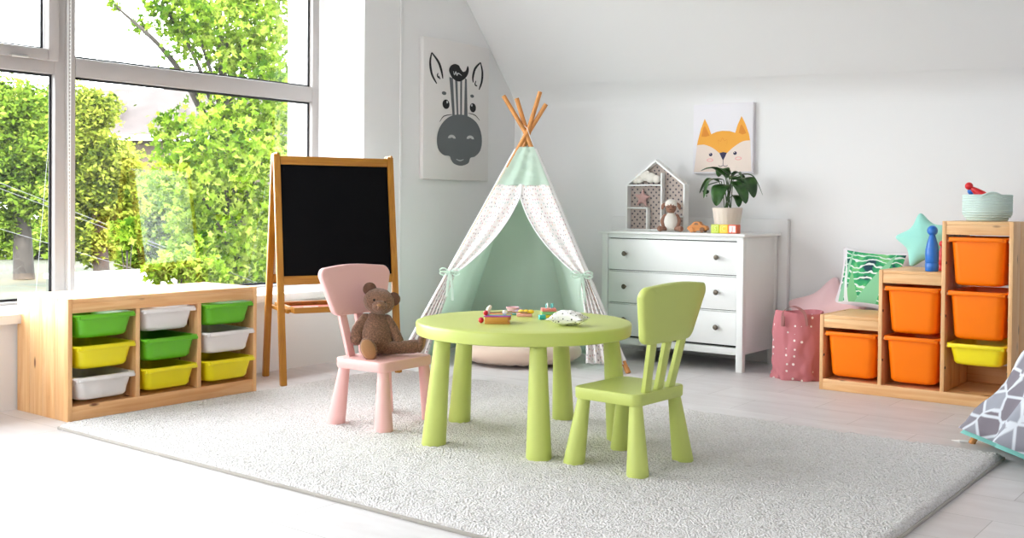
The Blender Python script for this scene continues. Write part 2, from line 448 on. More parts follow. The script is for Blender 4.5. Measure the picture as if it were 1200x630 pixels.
def put_bin(color, deep, loc, rz, label, group, cat='storage bin'):
    k = (color, deep)
    nm = {'green': 'green_storage_bin', 'yellow': 'yellow_storage_bin', 'white': 'white_storage_bin', 'orange': 'orange_storage_bin', 'lemon': 'yellow_storage_bin'}[color]
    if k not in protos:
        protos[k] = make_bin(color, deep, nm); o = protos[k]; o.location = loc; o.rotation_euler = (0, 0, rz)
    else: o = dup(protos[k], loc, rz, label)
    o['label'] = label; o['group'] = group; o['category'] = cat
    return o

# low three-column shelf against the window parapet. local: x along width, front -Y, rotated 90 deg so that front faces +X
LX, LY, LW, LD = -.064, -2.2138, .9906, .425
def low_shelf():
    root = thing('pine_storage_shelf', 'low pine shelf of nine coloured bins under the window', 'shelf', (LX, LY, 0), PI/2)
    T = .02; H = .52
    q = MB()
    for k in range(4): q.box(0, T, 0+k*LD/4+.0006, (k+1)*LD/4-.0006, 0, H, .0012)
    q.build('side_panel', M_pine['Z'], root)
    q = MB()
    for k in range(4): q.box(LW-T, LW, 0+k*LD/4+.0006, (k+1)*LD/4-.0006, 0, H, .0012)
    q.build('side_panel', M_pine['Z'], root)
    q = MB(); q.box(T+.0005, LW-T-.0005, .003, LD-.002, H-.018, H-.001, .0012); q.build('top_panel', M_pine['X'], root)
    q = MB(); q.box(T+.0005, LW-T-.0005, .003, .021, H-.062, H-.0185, .0012); q.build('top_rail', M_pine['X'], root)
    q = MB(); q.box(T+.0005, LW-T-.0005, .003, .021, .001, .062, .0012); q.build('bottom_rail', M_pine['X'], root)
    q = MB(); q.box(T+.0005, LW-T-.0005, .0215, LD-.002, .045, .061, .0012); q.build('bottom_panel', M_pine['X'], root)
    cw = (LW-2*T-2*.022)/3; xs = []
    for k in range(2):
        x = T+(k+1)*cw+k*.022
        q = MB(); q.box(x+.0005, x+.0215, .004, LD-.004, .0625, H-.0625, .0012); q.build('divider', M_pine['Z'], root)
    cols = [T+k*(cw+.022)+cw/2 for k in range(3)]
    zs = (.445, .312, .178)
    for cx in cols:
        for z in zs:
            for s in (-1, 1):
                q = MB(); q.box(cx+s*(cw/2-.0045)-.0042, cx+s*(cw/2-.0045)+.0042, .02, LD-.02, z-.019, z-.0045, .001); q.build('runner', M_pine['X'], root)
    C = (('green', 'yellow', 'white'), ('white', 'green', 'yellow'), ('green', 'white', 'yellow'))
    pr = ((.012, .014, .012), (.0, .018, .016), (.012, .022, .026))
    cn = ('left', 'middle', 'right'); rn = ('top', 'middle', 'bottom')
    for i in range(3):
        for j in range(3):
            lx, ly = cols[i], .002-pr[i][j]-.01
            put_bin(C[i][j], False, (LX-ly, LY+lx, zs[j]), PI/2,
                    'shallow %s plastic bin in the %s row, %s column of the low pine shelf' % (C[i][j], rn[j], cn[i]), 'shallow bins of the low shelf')
low_shelf()

SX, SY, SW = 2.0683, .6824, .9142
def stair_shelf():
    root = thing('pine_stair_shelf', 'stepped pine shelf with orange bins against the right wall', 'shelf', (SX, SY, 0))
    T = .018; D = .43; cw = (SW-4*T)/3; Hs = (.386, .629, .876)
    xs = [k*(cw+T) for k in range(4)]
    def plank(x, h, nm):
        q = MB()
        for k in range(3): q.box(x, x+T, k*D/3+.0005, (k+1)*D/3-.0005, 0, h, .0012)
        q.build(nm, M_pine['Z'], root)
    plank(xs[0], Hs[0], 'side_panel'); plank(xs[1], Hs[1], 'divider'); plank(xs[2], Hs[2], 'divider'); plank(xs[3], Hs[2], 'side_panel')
    for k in range(3):
        a, b = xs[k]+T+.0005, xs[k+1]-.0005
        q = MB(); q.box(a, b, .003, D-.003, Hs[k]-.018, Hs[k]-.001, .0012); q.build('top_panel', M_pine['X'], root)
        q = MB(); q.box(a, b, .003, .020, Hs[k]-.064, Hs[k]-.0185, .0012); q.build('top_rail', M_pine['X'], root)
        q = MB(); q.box(a, b, .020, D-.003, .040, .055, .0012); q.build('bottom_panel', M_pine['X'], root)
        q = MB(); q.box(a, b, D-.021, D-.004, .0555, .15, .0012); q.build('back_rail', M_pine['X'], root)
    q = MB(); q.box(T+.0005, SW-T-.0005, -.001, .0195, .001, .057, .0012); q.build('bottom_rail', M_pine['X'], root)
    spec = ((0, .298, 'orange', True, 'deep orange plastic bin under the lowest step, beside the pink bag'),
            (1, .545, 'orange', True, 'deep orange plastic bin in the middle column of the stepped shelf, upper of two'),
            (1, .300, 'orange', True, 'deep orange plastic bin in the middle column of the stepped shelf, lower of two'),
            (2, .795, 'orange', True, 'deep orange plastic bin in the tallest column, just under the rope basket'),
            (2, .540, 'orange', True, 'deep orange plastic bin in the tallest column, directly above the yellow bin'),
            (2, .290, 'lemon', False, 'shallow yellow plastic bin in the stepped shelf, under orange bins'))
    dk = mat('dark_stop', (.08, .03, .015), .6)
    for i, z, c, deep, lab in spec:
        cx = xs[i]+T+cw/2
        for s in (-1, 1):
            q = MB(); q.box(cx+s*(cw/2-.0045)-.0042, cx+s*(cw/2-.0045)+.0042, .02, D-.02, z-.019, z-.0045, .001); q.build('runner', M_pine['X'], root)
            q = MB(); q.box(cx+s*cw/2-.004, cx+s*cw/2+.004, .006, .016, z-.125, z-.113, .002); q.build('stop_peg', dk, root)
        put_bin(c, deep, (SX+cx, SY-.006, z), 0, lab, 'bins of the stepped shelf')
stair_shelf()

# ------------------------------------------------------------------ dresser
DX, DY, DW, DD, DH = .593, .899, .9414, .4674, .783
def dresser():
    root = thing('dresser', 'white three-drawer dresser with dark round knobs against the back wall', 'dresser', (DX, DY, 0))
    q = MB(); q.box(-.02, DW+.02, -.02, DD+.005, DH-.017, DH, .006, 3); q.build('top_board', M_white, root)
    q = MB(); q.box(0, .04, 0, .04, 0, DH-.0175, .002); q.box(0.001, .02, .0405, DD-.041, .10, DH-.0175, .001); q.build('side_panel', M_white, root)
    q = MB(); q.box(DW-.04, DW, 0, .04, 0, DH-.0175, .002); q.box(DW-.02, DW-.001, .0405, DD-.041, .10, DH-.0175, .001); q.build('side_panel', M_white, root)
    for x in (0, DW-.04):
        q = MB(); q.box(x, x+.04, DD-.04, DD, 0, DH-.0175, .002); q.build('rear_leg', M_white, root)
    q = MB(); q.box(.0405, DW-.0405, .006, .03, DH-.042, DH-.0175, .001); q.build('top_rail', M_white, root)
    q = MB(); q.box(.0405, DW-.0405, .006, .03, .095, .135, .001); q.build('bottom_rail', M_white, root)
    q = MB(); q.box(.021, DW-.021, DD-.012, DD-.006, .10, DH-.02); q.box(.041, DW-.041, .03, .036, .137, DH-.044, mi=0); q.build('back_panel', M_gap_shade, root, smooth=False)  # second box: dark sheet behind the drawers, paints the shade in their gaps
    zt = DH-.045; h = (zt-.139)/3
    for k in range(3):
        z1 = zt-k*h-.003; z0 = zt-(k+1)*h+.010
        q = MB(); q.box(.043, DW-.043, .005, .026, z0, z1, .002); d = q.build('drawer', M_white, root)
        if k < 2:
            q = MB(); q.box(.0405, DW-.0405, .010, .028, z0-.011, z0-.004, .001); q.build('rail', M_white, root)
        for kx in (.168, DW-.160):
            q = MB(); q.lathe([(.006, 0), (.005, .012), (.0135, .018), (.0155, .024), (.012, .030), (.004, .032)], 20, Matrix.Translation((kx, .005, (z0+z1)/2+.005)) @ Matrix.Rotation(PI/2, 4, 'X'))
            q.build('knob', M_knob, d)
    return root
dresser()

# ------------------------------------------------------------------ table and chairs
def cone_leg(r0, r1, h, x, y, ang_out, splay):
    """tapered round leg, fatter at the foot; r0 foot, r1 top"""
    q = MB(); prof = [(r0*.86, 0), (r0*.97, .004), (r0, .012)]
    for k in range(1, 9): prof.append((r0+(r1-r0)*k/8, .012+(h-.012)*k/8))
    n = 28; loops = []
    dx, dy = math.cos(ang_out)*splay, math.sin(ang_out)*splay
    for r, z in prof:
        t = z/h
        loops.append([(x-dx*t+r*math.cos(2*PI*i/n), y-dy*t+r*math.sin(2*PI*i/n), z) for i in range(n)])
    q.loft(loops); return q
TC = (1.632, -1.272)
def table():
    root = thing('play_table', 'round lime green plastic table with five conical legs on the rug', 'table', (TC[0], TC[1], .020))
    q = MB(); r = .4235; H = .46
    q.lathe([(r-.035, H-.020), (r-.03, H-.048), (r-.008, H-.049), (r-.003, H-.046), (r, H-.008), (r-.0025, H-.002), (r-.008, H), (r-.1, H), (.1, H), (.01, H)], 128)
    q.build('tabletop', M_green, root, ang=50)
    for k in range(5):
        a = math.radians(-116+72*k)
        q = cone_leg(.0465, .030, H-.030, .378*math.cos(a), .378*math.sin(a), a, .036)
        q.build('leg', M_green, root)
    return root
table()

def chair(name, m, label):
    """children's chair, local +X faces forward; seat .28 high above the rug"""
    root = thing(name, label, 'chair')
    S = .28
    hx, hy = .138, .160
    q = MB()
    q.loft([rrect(hx-.022, hy-.022, .02, S-.012, 8), rrect(hx-.02, hy-.02, .02, S-.040, 8), rrect(hx-.004, hy-.004, .03, S-.041, 8), rrect(hx-.001, hy-.001, .033, S-.036, 8),
            rrect(hx, hy, .034, S-.006, 8), rrect(hx-.003, hy-.003, .032, S-.001, 8), rrect(hx-.012, hy-.012, .028, S, 8), rrect(hx-.04, hy-.045, .02, S-.002, 8)])
    q.build('seat', m, root)
    for sx in (-1, 1):
        for sy in (-1, 1):
            q = cone_leg(.0385, .022, S-.030, sx*(hx-.004), sy*(hy-.012), math.atan2(sy*.9, sx), .036)
            q.build('leg', m, root)
    # struts: three bars rising from the rear of the seat, leaning back
    lean = lambda z: -(hx-.020) - (z-S)*.20
    for sy in (-1, 0, 1):
        q = MB(); lo = []
        for k in range(7):
            z = S-.004 + (.200)*k/6
            x = lean(z); yc = sy*(.078+.022*(k/6))
            lo.append([(x+a*.0095, yc+b*.0195, z) for a, b in ((-1, -.8), (-.8, -1), (.8, -1), (1, -.8), (1, .8), (.8, 1), (-.8, 1), (-1, .8))])
        q.loft(lo); q.build('strut', m, root)
    # backrest: plate, wide rounded top corners, narrower bottom, slightly curved
    q = MB(); z0, z1 = S+.168, S+.372
    out = []
    def corner(cy, cz, r, a0, a1, n=8):
        for i in range(n+1):
            a = a0+(a1-a0)*i/n; out.append((cy+r*math.cos(a), cz+r*math.sin(a)))
    wb, wt = .162, .206
    corner(wt-.036, z1-.042, .036, 0, PI/2); 
    for i in range(1, 8):
        t = i/8; y = (wt-.036)*(1-2*t); out.append((y, z1-.006+.010*math.sin(PI*t)))
    corner(-wt+.036, z1-.042, .036, PI/2, PI)
    corner(-wb+.040, z0+.040, .040, PI+.15, 1.5*PI)
    for i in range(1, 6): out.append((-(wb-.04)+2*(wb-.04)*i/6, z0))
    corner(wb-.040, z0+.040, .040, 1.5*PI, 2*PI-.15)
    a_ = .0155
    loops = []
    cz = (z0+z1)/2
    for off, sc in ((-a_, .965), (-a_+.003, .988), (-a_+.007, 1), (a_-.007, 1), (a_-.003, .988), (a_, .965)):
        loops.append([(lean(cz+(z-cz)*sc) - .002 + off + (abs(y)*sc)**2*.35, y*sc, cz+(z-cz)*sc) for y, z in out])
    # fill front/back with inner rings for the curvature
    inner = lambda off, s: [(lean(cz+(z-cz)*s) - .002 + off + (abs(y)*s)**2*.35, y*s, cz+(z-cz)*s) for y, z in out]
    loops = [inner(-a_, s) for s in (.05, .4, .7)] + loops + [inner(a_, s) for s in (.7, .4, .05)]
    q.loft(loops); q.build('backrest', m, root, ang=50)
    return root
gc = chair('toddler_chair', M_green, 'lime green plastic child chair in front of the round table, back to the camera')
gc.location = (2.178, -1.368, .020); gc.rotation_euler = (0, 0, math.radians(180-2)); gc['group'] = 'toddler chairs at the round table'
pc = chair('toddler_chair', M_pink, 'light pink plastic child chair with a teddy bear on it')
pc.location = (1.020, -1.425, .020); pc.rotation_euler = (0, 0, math.radians(2)); pc['group'] = 'toddler chairs at the round table'

# ------------------------------------------------------------------ teddy bear
def dirM(fwd, up=(0, 0, 1)):
    f = Vector(fwd).normalized(); u = Vector(up); r = f.cross(u).normalized(); u = r.cross(f)
    return Matrix(((r.x, f.x, u.x), (r.y, f.y, u.y), (r.z, f.z, u.z))).to_4x4()   # local Y = forward
def capsule(q, pts, rad, n=18):
    """organic limb: spline through points with radii, rounded ends"""
    P = spline([(*p, r) for p, r in zip(pts, rad)], 6)
    L = [Vector(p[:3]) for p in P]; rr = [p[3] for p in P]
    d0 = (L[0]-L[1]).normalized(); d1 = (L[-1]-L[-2]).normalized()
    A = []; B = []
    for a in (80, 60, 40, 20):
        A.append((L[0]+d0*rr[0]*math.sin(math.radians(a)), rr[0]*math.cos(math.radians(a))))
    for a in (20, 40, 60, 80):
        B.append((L[-1]+d1*rr[-1]*math.sin(math.radians(a)), rr[-1]*math.cos(math.radians(a))))
    al = A + list(zip(L, rr)) + B
    q.tube([a[0] for a in al], [a[1] for a in al], n)
def bear():
    # local: +X camera-right, -Y towards camera, z up (rotated to the view afterwards)
    root = thing('teddy_bear', 'brown curly teddy bear sitting on the pink chair', 'teddy bear', (.955, -1.408, .302), math.atan2(.612, .79))
    def fin(q, nm, m, par=root, rough=.0018, sc=120):
        o = q.build(nm, m, par, ang=180); 
        if rough: roughen(o, rough, sc)
        return o
    q = MB(); q.lathe([(.004, .0), (.040, .002), (.058, .018), (.066, .048), (.063, .085), (.052, .120), (.036, .148), (.018, .160), (.004, .163)], 40); fin(q, 'torso', M_fur)
    H = Vector((.012, -.018, .202))
    hm = Matrix.Rotation(math.radians(14), 4, 'Y')
    q = MB(); q.sphere(H, (.060, .053, .050), 36, 24, hm); q.sphere(H+Vector((.008, -.048, -.014)), (.029, .024, .023), 24, 16); head = fin(q, 'head', M_fur)
    for s in (-1, 1):
        c = H + hm @ Vector((s*.049+.002, .004, .036 if s < 0 else .022))
        q = MB(); q.sphere(c, (.026, .012, .026), 20, 12, hm); fin(q, 'ear', M_ear, head, .001)
        q = MB(); q.sphere(H + hm @ Vector((s*.0205+.006, -.0505, .006)), .0052, 12, 8); q.build('eye', M_black, head)
    q = MB(); q.sphere(H+Vector((.009, -.0715, -.007)), (.009, .005, .006), 14, 8); fin(q, 'nose', M_sole, head, 0)
    # arms hang down on both sides
    q = MB(); capsule(q, [(-.042, -.008, .135), (-.066, -.018, .095), (-.072, -.032, .058)], [.020, .025, .024]); fin(q, 'arm', M_fur)
    q = MB(); capsule(q, [(.040, -.002, .132), (.066, -.006, .092), (.088, -.012, .052)], [.019, .020, .018]); fin(q, 'arm', M_fur)
    # leg towards the camera with visible sole, leg to the right
    q = MB(); capsule(q, [(-.030, -.02, .026), (-.024, -.072, .027), (-.016, -.108, .030)], [.030, .026, .027]); l1 = fin(q, 'leg', M_fur)
    q = MB(); q.sphere((-.012, -.134, .034), (.031, .013, .044), 24, 16, Matrix.Rotation(math.radians(-22), 4, 'Y')); fin(q, 'foot', M_fur, l1, .001)
    q = MB(); q.sphere((-.012, -.1415, .034), (.0265, .008, .039), 24, 16, Matrix.Rotation(math.radians(-22), 4, 'Y')); q.build('sole', M_sole, l1)
    q = MB(); capsule(q, [(.030, -.02, .026), (.085, -.022, .026), (.150, -.010, .030)], [.029, .025, .026]); l2 = fin(q, 'leg', M_fur)
    q = MB(); q.sphere((.172, -.006, .042), (.016, .028, .038), 24, 16, Matrix.Rotation(math.radians(12), 4, 'Y')); fin(q, 'foot', M_fur, l2, .001)
    q = MB(); q.sphere((.182, -.004, .044), (.0085, .023, .031), 24, 16, Matrix.Rotation(math.radians(12), 4, 'Y')); q.build('sole', M_sole, l2)
    root.scale = (1.10, 1.10, 1.10)
bear()

# ------------------------------------------------------------------ easel
def easel():
    A = {'FL': Vector((-.078, -1.041, 0)), 'FR': Vector((.18, -.465, 0)), 'BL': Vector((-.404, -.932, 0)), 'BR': Vector((-.152, -.403, 0))}
    w = (A['FR']-A['FL']); yaw = math.atan2(w.y, w.x); W = w.length
    root = thing('easel', 'orange wooden children easel with a blackboard, beside the low pine shelf', 'easel', A['FL'], yaw)
    # local: x along width, -y towards the room
    HT = 1.19; half = .17; yb = .344
    def leg(x, front, W_=.034, T=.026):
        q = MB(); y0, y1 = (0, half-.016) if front else (yb, half+.016)
        n = 2; lo = []
        for z, y in ((0, y0), (HT, y1)):
            lo.append([(x-W_/2, y-T/2, z), (x+W_/2, y-T/2, z), (x+W_/2, y+T/2, z), (x-W_/2, y+T/2, z)])
        q.loft(lo)
        bmesh.ops.bevel(q.bm, geom=list(q.bm.edges), offset=.003, segments=2, affect='EDGES')
        q.build('front_leg' if front else 'rear_leg', M_easel['Z'], root)
    for x in (0, W): leg(x, True); leg(x, False)
    th = math.atan2(half-.016, HT)
    def slanted(z0, z1, x0, x1, front, t0, t1, nm, m, par=root):
        q = MB(); q.box(x0, x1, t0, t1, z0, z1, .002)
        if front: M = Matrix.Rotation(-th, 4, 'X')
        else: M = Matrix.Translation((0, yb, 0)) @ Matrix.Rotation(th, 4, 'X')
        bmesh.ops.transform(q.bm, verts=q.bm.verts, matrix=M); return q.build(nm, m, par)
    for f in (True, False):
        s = 1 if f else -1
        slanted(1.145, 1.19, .0175, W-.0175, f, -.010, .010, 'top_rail', M_easel['X'])
        slanted(.515, .560, .0175, W-.0175, f, -.010, .010, 'lower_rail', M_easel['X'])
        slanted(.5605, 1.1445, .0175, W-.0175, f, -.004*1, .004, 'blackboard' if f else 'whiteboard', M_board if f else M_wboard)
    # tray box hung between the leg pairs, on two side bars
    z0, z1 = .372, .402
    for x in (.0, W):
        q = MB(); q.box(x+(.0175 if x == 0 else -.0315), x+(.0315 if x == 0 else -.0175), .005, .335, z0-.004, z0+.016, .003); q.build('side_bar', M_easel['Y'], root)
    a, b = .040, W-.040
    q = MB(); q.box(a, b, -.050, -.032, z0, z1, .003); q.box(a, b, .30, .318, z0, z1, .003)
    q.box(a, a+.014, -.032, .30, z0, z1, .003); q.box(b-.014, b, -.032, .30, z0, z1, .003)
    tr = q.build('tray', M_easel['X'], root)
    q = MB(); q.box(a+.002, b-.002, -.0345, .305, z0+.002, z0+.008); q.build('tray_base', mat('red_tray', (.45, .07, .02), .5), tr, smooth=False)
    for yy in (.02, .315):
        q = MB(); q.tube([(.017, yy, z0+.008), (a, yy, z0+.008)], .010, 14); q.tube([(b, yy, z0+.008), (W-.017, yy, z0+.008)], .010, 14); q.build('dowel', M_easel['X'], tr)
    for x in (0, W):
        q = MB(); q.tube([(x-.0, half-.045, HT+.002), (x, half+.045, HT+.002)], .006, 12); q.build('hinge_bolt', M_easel['Y'], root)
    for i, (cx, cl) in enumerate(((.16, (.8, .78, .75)), (.24, (.75, .6, .5)), (.12, (.85, .85, .85)))):
        q = MB(); q.tube([(cx, .01+.02*i, z0+.016), (cx+.08, .03+.015*i, z0+.016)], .0075, 12)
        o = q.build('chalk', mat('chalk_%d' % i, cl, .9)); o.matrix_world = Matrix.Translation(A['FL']) @ Matrix.Rotation(yaw, 4, 'Z')
        tag(o, ('cream chalk stick lying in the easel tray', 'peach chalk stick lying in the easel tray', 'white chalk stick lying in the easel tray')[i], 'chalk', 'chalk sticks in the easel tray')
easel()

# ------------------------------------------------------------------ teepee
def grid(nm, fn, nu, nv, m, parent, thick=0, uvs=None, sm=True):
    vs = [fn(i/nu, j/nv) for j in range(nv+1) for i in range(nu+1)]
    fs = [(j*(nu+1)+i, j*(nu+1)+i+1, (j+1)*(nu+1)+i+1, (j+1)*(nu+1)+i) for j in range(nv) for i in range(nu)]
    me = bpy.data.meshes.new(nm); me.from_pydata([tuple(v) for v in vs], [], fs)
    uv = me.uv_layers.new(name='UVMap')
    # cloth uv in metres: distances measured along the grid
    P = [Vector(v) for v in vs]
    for f in me.polygons:
        for li, vi in zip(f.loop_indices, f.vertices):
            uv.data[li].uv = (P[vi].x*.79+P[vi].y*.61, P[vi].z*1.05) if uvs is None else ((vi % (nu+1))/nu*uvs[0], (vi//(nu+1))/nv*uvs[1])
    o = link(nm, me, m, parent, sm, 180)
    if thick:
        md = o.modifiers.new('Solidify', 'SOLIDIFY'); md.thickness = thick; md.offset = 0
    return o
def lerp(a, b, t): return a+(b-a)*t
def teepee():
    AP = Vector((.262, .562, 1.385))
    FL, FR, BL, BR = Vector((-.165, -.11, 0)), Vector((1.05, .475, 0)), Vector((-.44, .74, 0)), Vector((.25, 1.12, 0))
    O = Vector((.24, .55, 0))
    root = thing('teepee_tent', 'mint green and dotted white play teepee standing in the corner', 'play tent', O)
    AP, FL, FR, BL, BR = [v-O for v in (AP, FL, FR, BL, BR)]
    # poles cross slightly apart
    ends = {'FL': (FL, Vector((.012, -.010, 0)), 1.20), 'FR': (FR, Vector((-.014, -.016, 0)), 1.235), 'BL': (BL, Vector((.010, .012, 0)), 1.17), 'BR': (BR, Vector((-.012, .006, 0)), 1.20)}
    topz = {'FR': (AP+Vector((-.125, -.08, .215))), 'BR': (AP+Vector((-.055, -.04, .200))), 'FL': (AP+Vector((.060, .045, .240))), 'BL': (AP+Vector((.095, .06, .165)))}
    for k, (f, off, _) in ends.items():
        top = topz[k]
        q = MB(); q.tube([f, AP+off*.8, top], .0135, 14); q.build('pole', M_pole, root)
    cut = .075          # cloth begins this fraction below the crossing
    def edge(P, t): return lerp(AP, P, t)
    def outw(a, b): 
        n = (b-AP).cross(a-AP).normalized()
        c = (a+b+AP)/3 - (FL+FR+BL+BR+AP*2)/6
        return n if n.dot(c) > 0 else -n
    def panel(nm, a, b, t0, t1, m, sag=-.02, e=.02):
        n = outw(a, b)
        def fn(u, v):
            t = t0+(t1-t0)*v
            p = lerp(edge(a, t), edge(b, t), u) + n*e*(.7)
            s = math.sin(PI*u)
            w = .008*math.sin(u*17+v*3)*s*v + .006*noise.noise(Vector((u*4, v*9, t0*5)))*s
            return p + n*(sag*s*t + w)
        return grid(nm, fn, 40, 40, m, root, .002)
    panel('back_panel', BL, BR, cut, .985, M_mint, -.03, -.024)
    panel('side_panel', FL, BL, cut, .985, M_mint, -.03, -.024)
    panel('side_panel', FR, BR, cut, .985, M_mint, -.03, -.024)
    panel('front_top_panel', FL, FR, cut, .245, M_mint, .0, .030)
    n = outw(FL, FR)
    # pole sleeves on the two front edges (white)
    for P, s in ((FL, 1), (FR, -1)):
        q = MB(); q.tube([edge(P, .085)+n*.004, edge(P, .5)+n*.001, edge(P, .955)], .0160, 12); q.build('pole_sleeve', M_sleeve, root)
    # curtains. full cloth from header (t=.24) to tie (t=.61) to hem (t~.98)
    th_, tt, tb = .240, .625, .97
    apexu = .47
    def curtain(P, Q, side):
        # P: own corner, Q: opposite corner; own edge at u=0
        ao = apexu if side < 0 else 1-apexu
        def fn(u, v):
            # v 0..1: header -> hem
            if v < .55:
                w = v/.55; t = th_+(tt-th_)*w
                width = ao*(1-max(0, w-.10)/.90) + .055*w
                amp = .002 + .004*w*w
            else:
                w = (v-.55)/.45; t = tt+(tb-tt)*w
                width = .055 + .06*w if side < 0 else .055+.11*w
                amp = .008+.014*w
            a = edge(P, t); full = edge(Q, t)-a
            fold = math.sin(u*PI*(9 if v > .55 else 4)+.6)*amp
            slack = 0
            p = a + full*(.004 + width*u) + n*(.019+fold) 
            if v <= .55: p.z -= .016*math.sin(PI*min(1, v/.55))*u
            else: p.z -= 0; 
            return p
        o = grid('curtain', fn, 40, 64, M_dotcloth, root, .002, (.42, 1.15))
        # rolled inner hem
        q = MB(); q.tube([Vector(fn(1, k/30*.55)) for k in range(31)], .0045, 8); q.build('curtain_hem', M_sleeve, root)
        # mint ribbon tie with bow and tails
        c = edge(P, tt) + n*.035 + (Q-P).normalized()*.03
        rt = (FR-FL).normalized(); up = Vector((0, 0, 1))
        q = MB()
        q.tube([c+rt*(.028*math.cos(a))+n*(.022*math.sin(a))+up*.004*math.sin(2*a) for a in [2*PI*i/16 for i in range(17)]], .007, 8, caps=False)
        for s in (-1, 1):
            for z in (.01, -.008):
                lp = [c+n*.024, c+n*.03+rt*s*.035+up*(z+.012), c+n*.03+rt*s*.062+up*z, c+n*.028+rt*s*.035+up*(z-.012), c+n*.024]
                q.tube(spline([tuple(x) for x in lp], 5), .0042, 6)
        for s, ln in ((-.010, .15), (.012, .17)):
            pts = [c+n*.026, c+n*.034+rt*s-up*ln*.4, c+n*.036+rt*s*1.6-up*ln]
            pp = spline([tuple(x) for x in pts], 6)
            q.loft([[Vector(p)-rt*.008, Vector(p)+n*.0016, Vector(p)+rt*.008, Vector(p)-n*.0016] for p in pp])
        q.sphere(c+n*.028, .009, 10, 8)
        q.build('ribbon_tie', M_mint, root)
    curtain(FL, FR, -1); curtain(FR, FL, 1)
    # thin lacing loop at the top
    q = MB(); q.tube([edge(FL, .06)+n*.01, AP+Vector((-.02, -.02, .0)), AP+Vector((-.03, -.02, .045)), AP+Vector((.01, -.02, .02)), edge(FR, .07)+n*.01], .0022, 6); q.build('lace', M_sleeve, root)
    # end caps on the front right pole foot
    q = MB(); q.tube([lerp(FR, AP, .0)+Vector((0, 0, .001)), lerp(FR, AP, .02)], .0155, 12); q.build('pole_tip', M_pole, root)
teepee()

# floor cushion in the teepee
def puffy(nm, rx, ry, h, m, parent=None, gath=0, nseg=72, flat=.35, loc=(0, 0, 0), rz=0):
    q = MB(); loops = []
    prof = []
    N = 18
    for k in range(N+1):
        a = -PI/2+PI*k/N
        r = abs(math.cos(a))**.55; z = .5+.5*math.copysign(abs(math.sin(a))**.9, math.sin(a))
        prof.append((max(r, .02), z))
    for r, z in prof:
        lp = []
        for i in range(nseg):
            a = 2*PI*i/nseg
            g = 1+gath*math.sin(a*21+2*math.sin(a*3))*abs(z-.5)*1.6
            lp.append((rx*r*math.cos(a)*(1+.4*(g-1)), ry*r*math.sin(a)*(1+.4*(g-1)), h*(.5+(z-.5)*g)))
        loops.append(lp)
    q.loft(loops)
    return q.build(nm, m, parent, ang=180, loc=loc, rot=(0, 0, rz))
cu = puffy('floor_cushion', .365, .33, .135, M_beige, gath=.10, loc=(.335, .415, .002), rz=.64)
tag(cu, 'round beige floor cushion lying in the mint teepee opening', 'cushion')

# ------------------------------------------------------------------ wall art
def canvas_art(nm, label, W, H, D, base, loc, rz):
    """canvas hangs with its face towards local -Y"""
    root = thing(nm, label, 'picture', loc, rz)
    q = MB(); q.box(0, W, -D, 0, 0, H, .003); c = q.build('canvas', base, root)
    return root
class Art:
    def __init__(s, W, H, D): s.W, s.H, s.D, s.q, s.lay = W, H, D, MB(), 0
    def poly(s, pts, mi, smooth=True):
        s.lay += 1; y = -s.D-.0004-.00012*s.lay
        P = smoothpoly(pts, 6) if smooth else pts
        vs = [s.q.bm.verts.new((u*s.W, y, v*s.H)) for u, v in P]
        r = bmesh.ops.triangle_fill(s.q.bm, use_beauty=True, edges=[s.q.bm.edges.new((vs[i], vs[(i+1) % len(vs)])) for i in range(len(vs))])
        for g in r['geom']:
            if isinstance(g, bmesh.types.BMFace): g.material_index = mi
    def ell(s, u, v, ru, rv, mi, a0=0, a1=2*PI, n=28):
        pts = [(u+ru*math.cos(a0+(a1-a0)*i/n), v+rv*math.sin(a0+(a1-a0)*i/n)) for i in range(n if a1-a0 > 6.2 else n+1)]
        s.poly(pts, mi, False)
    def stroke(s, pts, w, mi, taper=True):
        P = spline(pts, 8); n = len(P); L = []; Rr = []
        for i, p in enumerate(P):
            a = P[max(i-1, 0)]; b = P[min(i+1, n-1)]
            dx, dy = (b[0]-a[0])*s.W, (b[1]-a[1])*s.H; l = math.hypot(dx, dy) or 1
            ww = w/2*(.35+.65*math.sin(PI*(i+.6)/(n+.2)) if taper else 1)
            L.append((p[0]-dy/l*ww/s.W, p[1]+dx/l*ww/s.H)); Rr.append((p[0]+dy/l*ww/s.W, p[1]-dx/l*ww/s.H))
        s.poly(L+Rr[::-1], mi, False)
    def build(s, nm, mats, parent): 
        bmesh.ops.recalc_face_normals(s.q.bm, faces=s.q.bm.faces)
        return s.q.build(nm, mats, parent, smooth=False, fix=False)
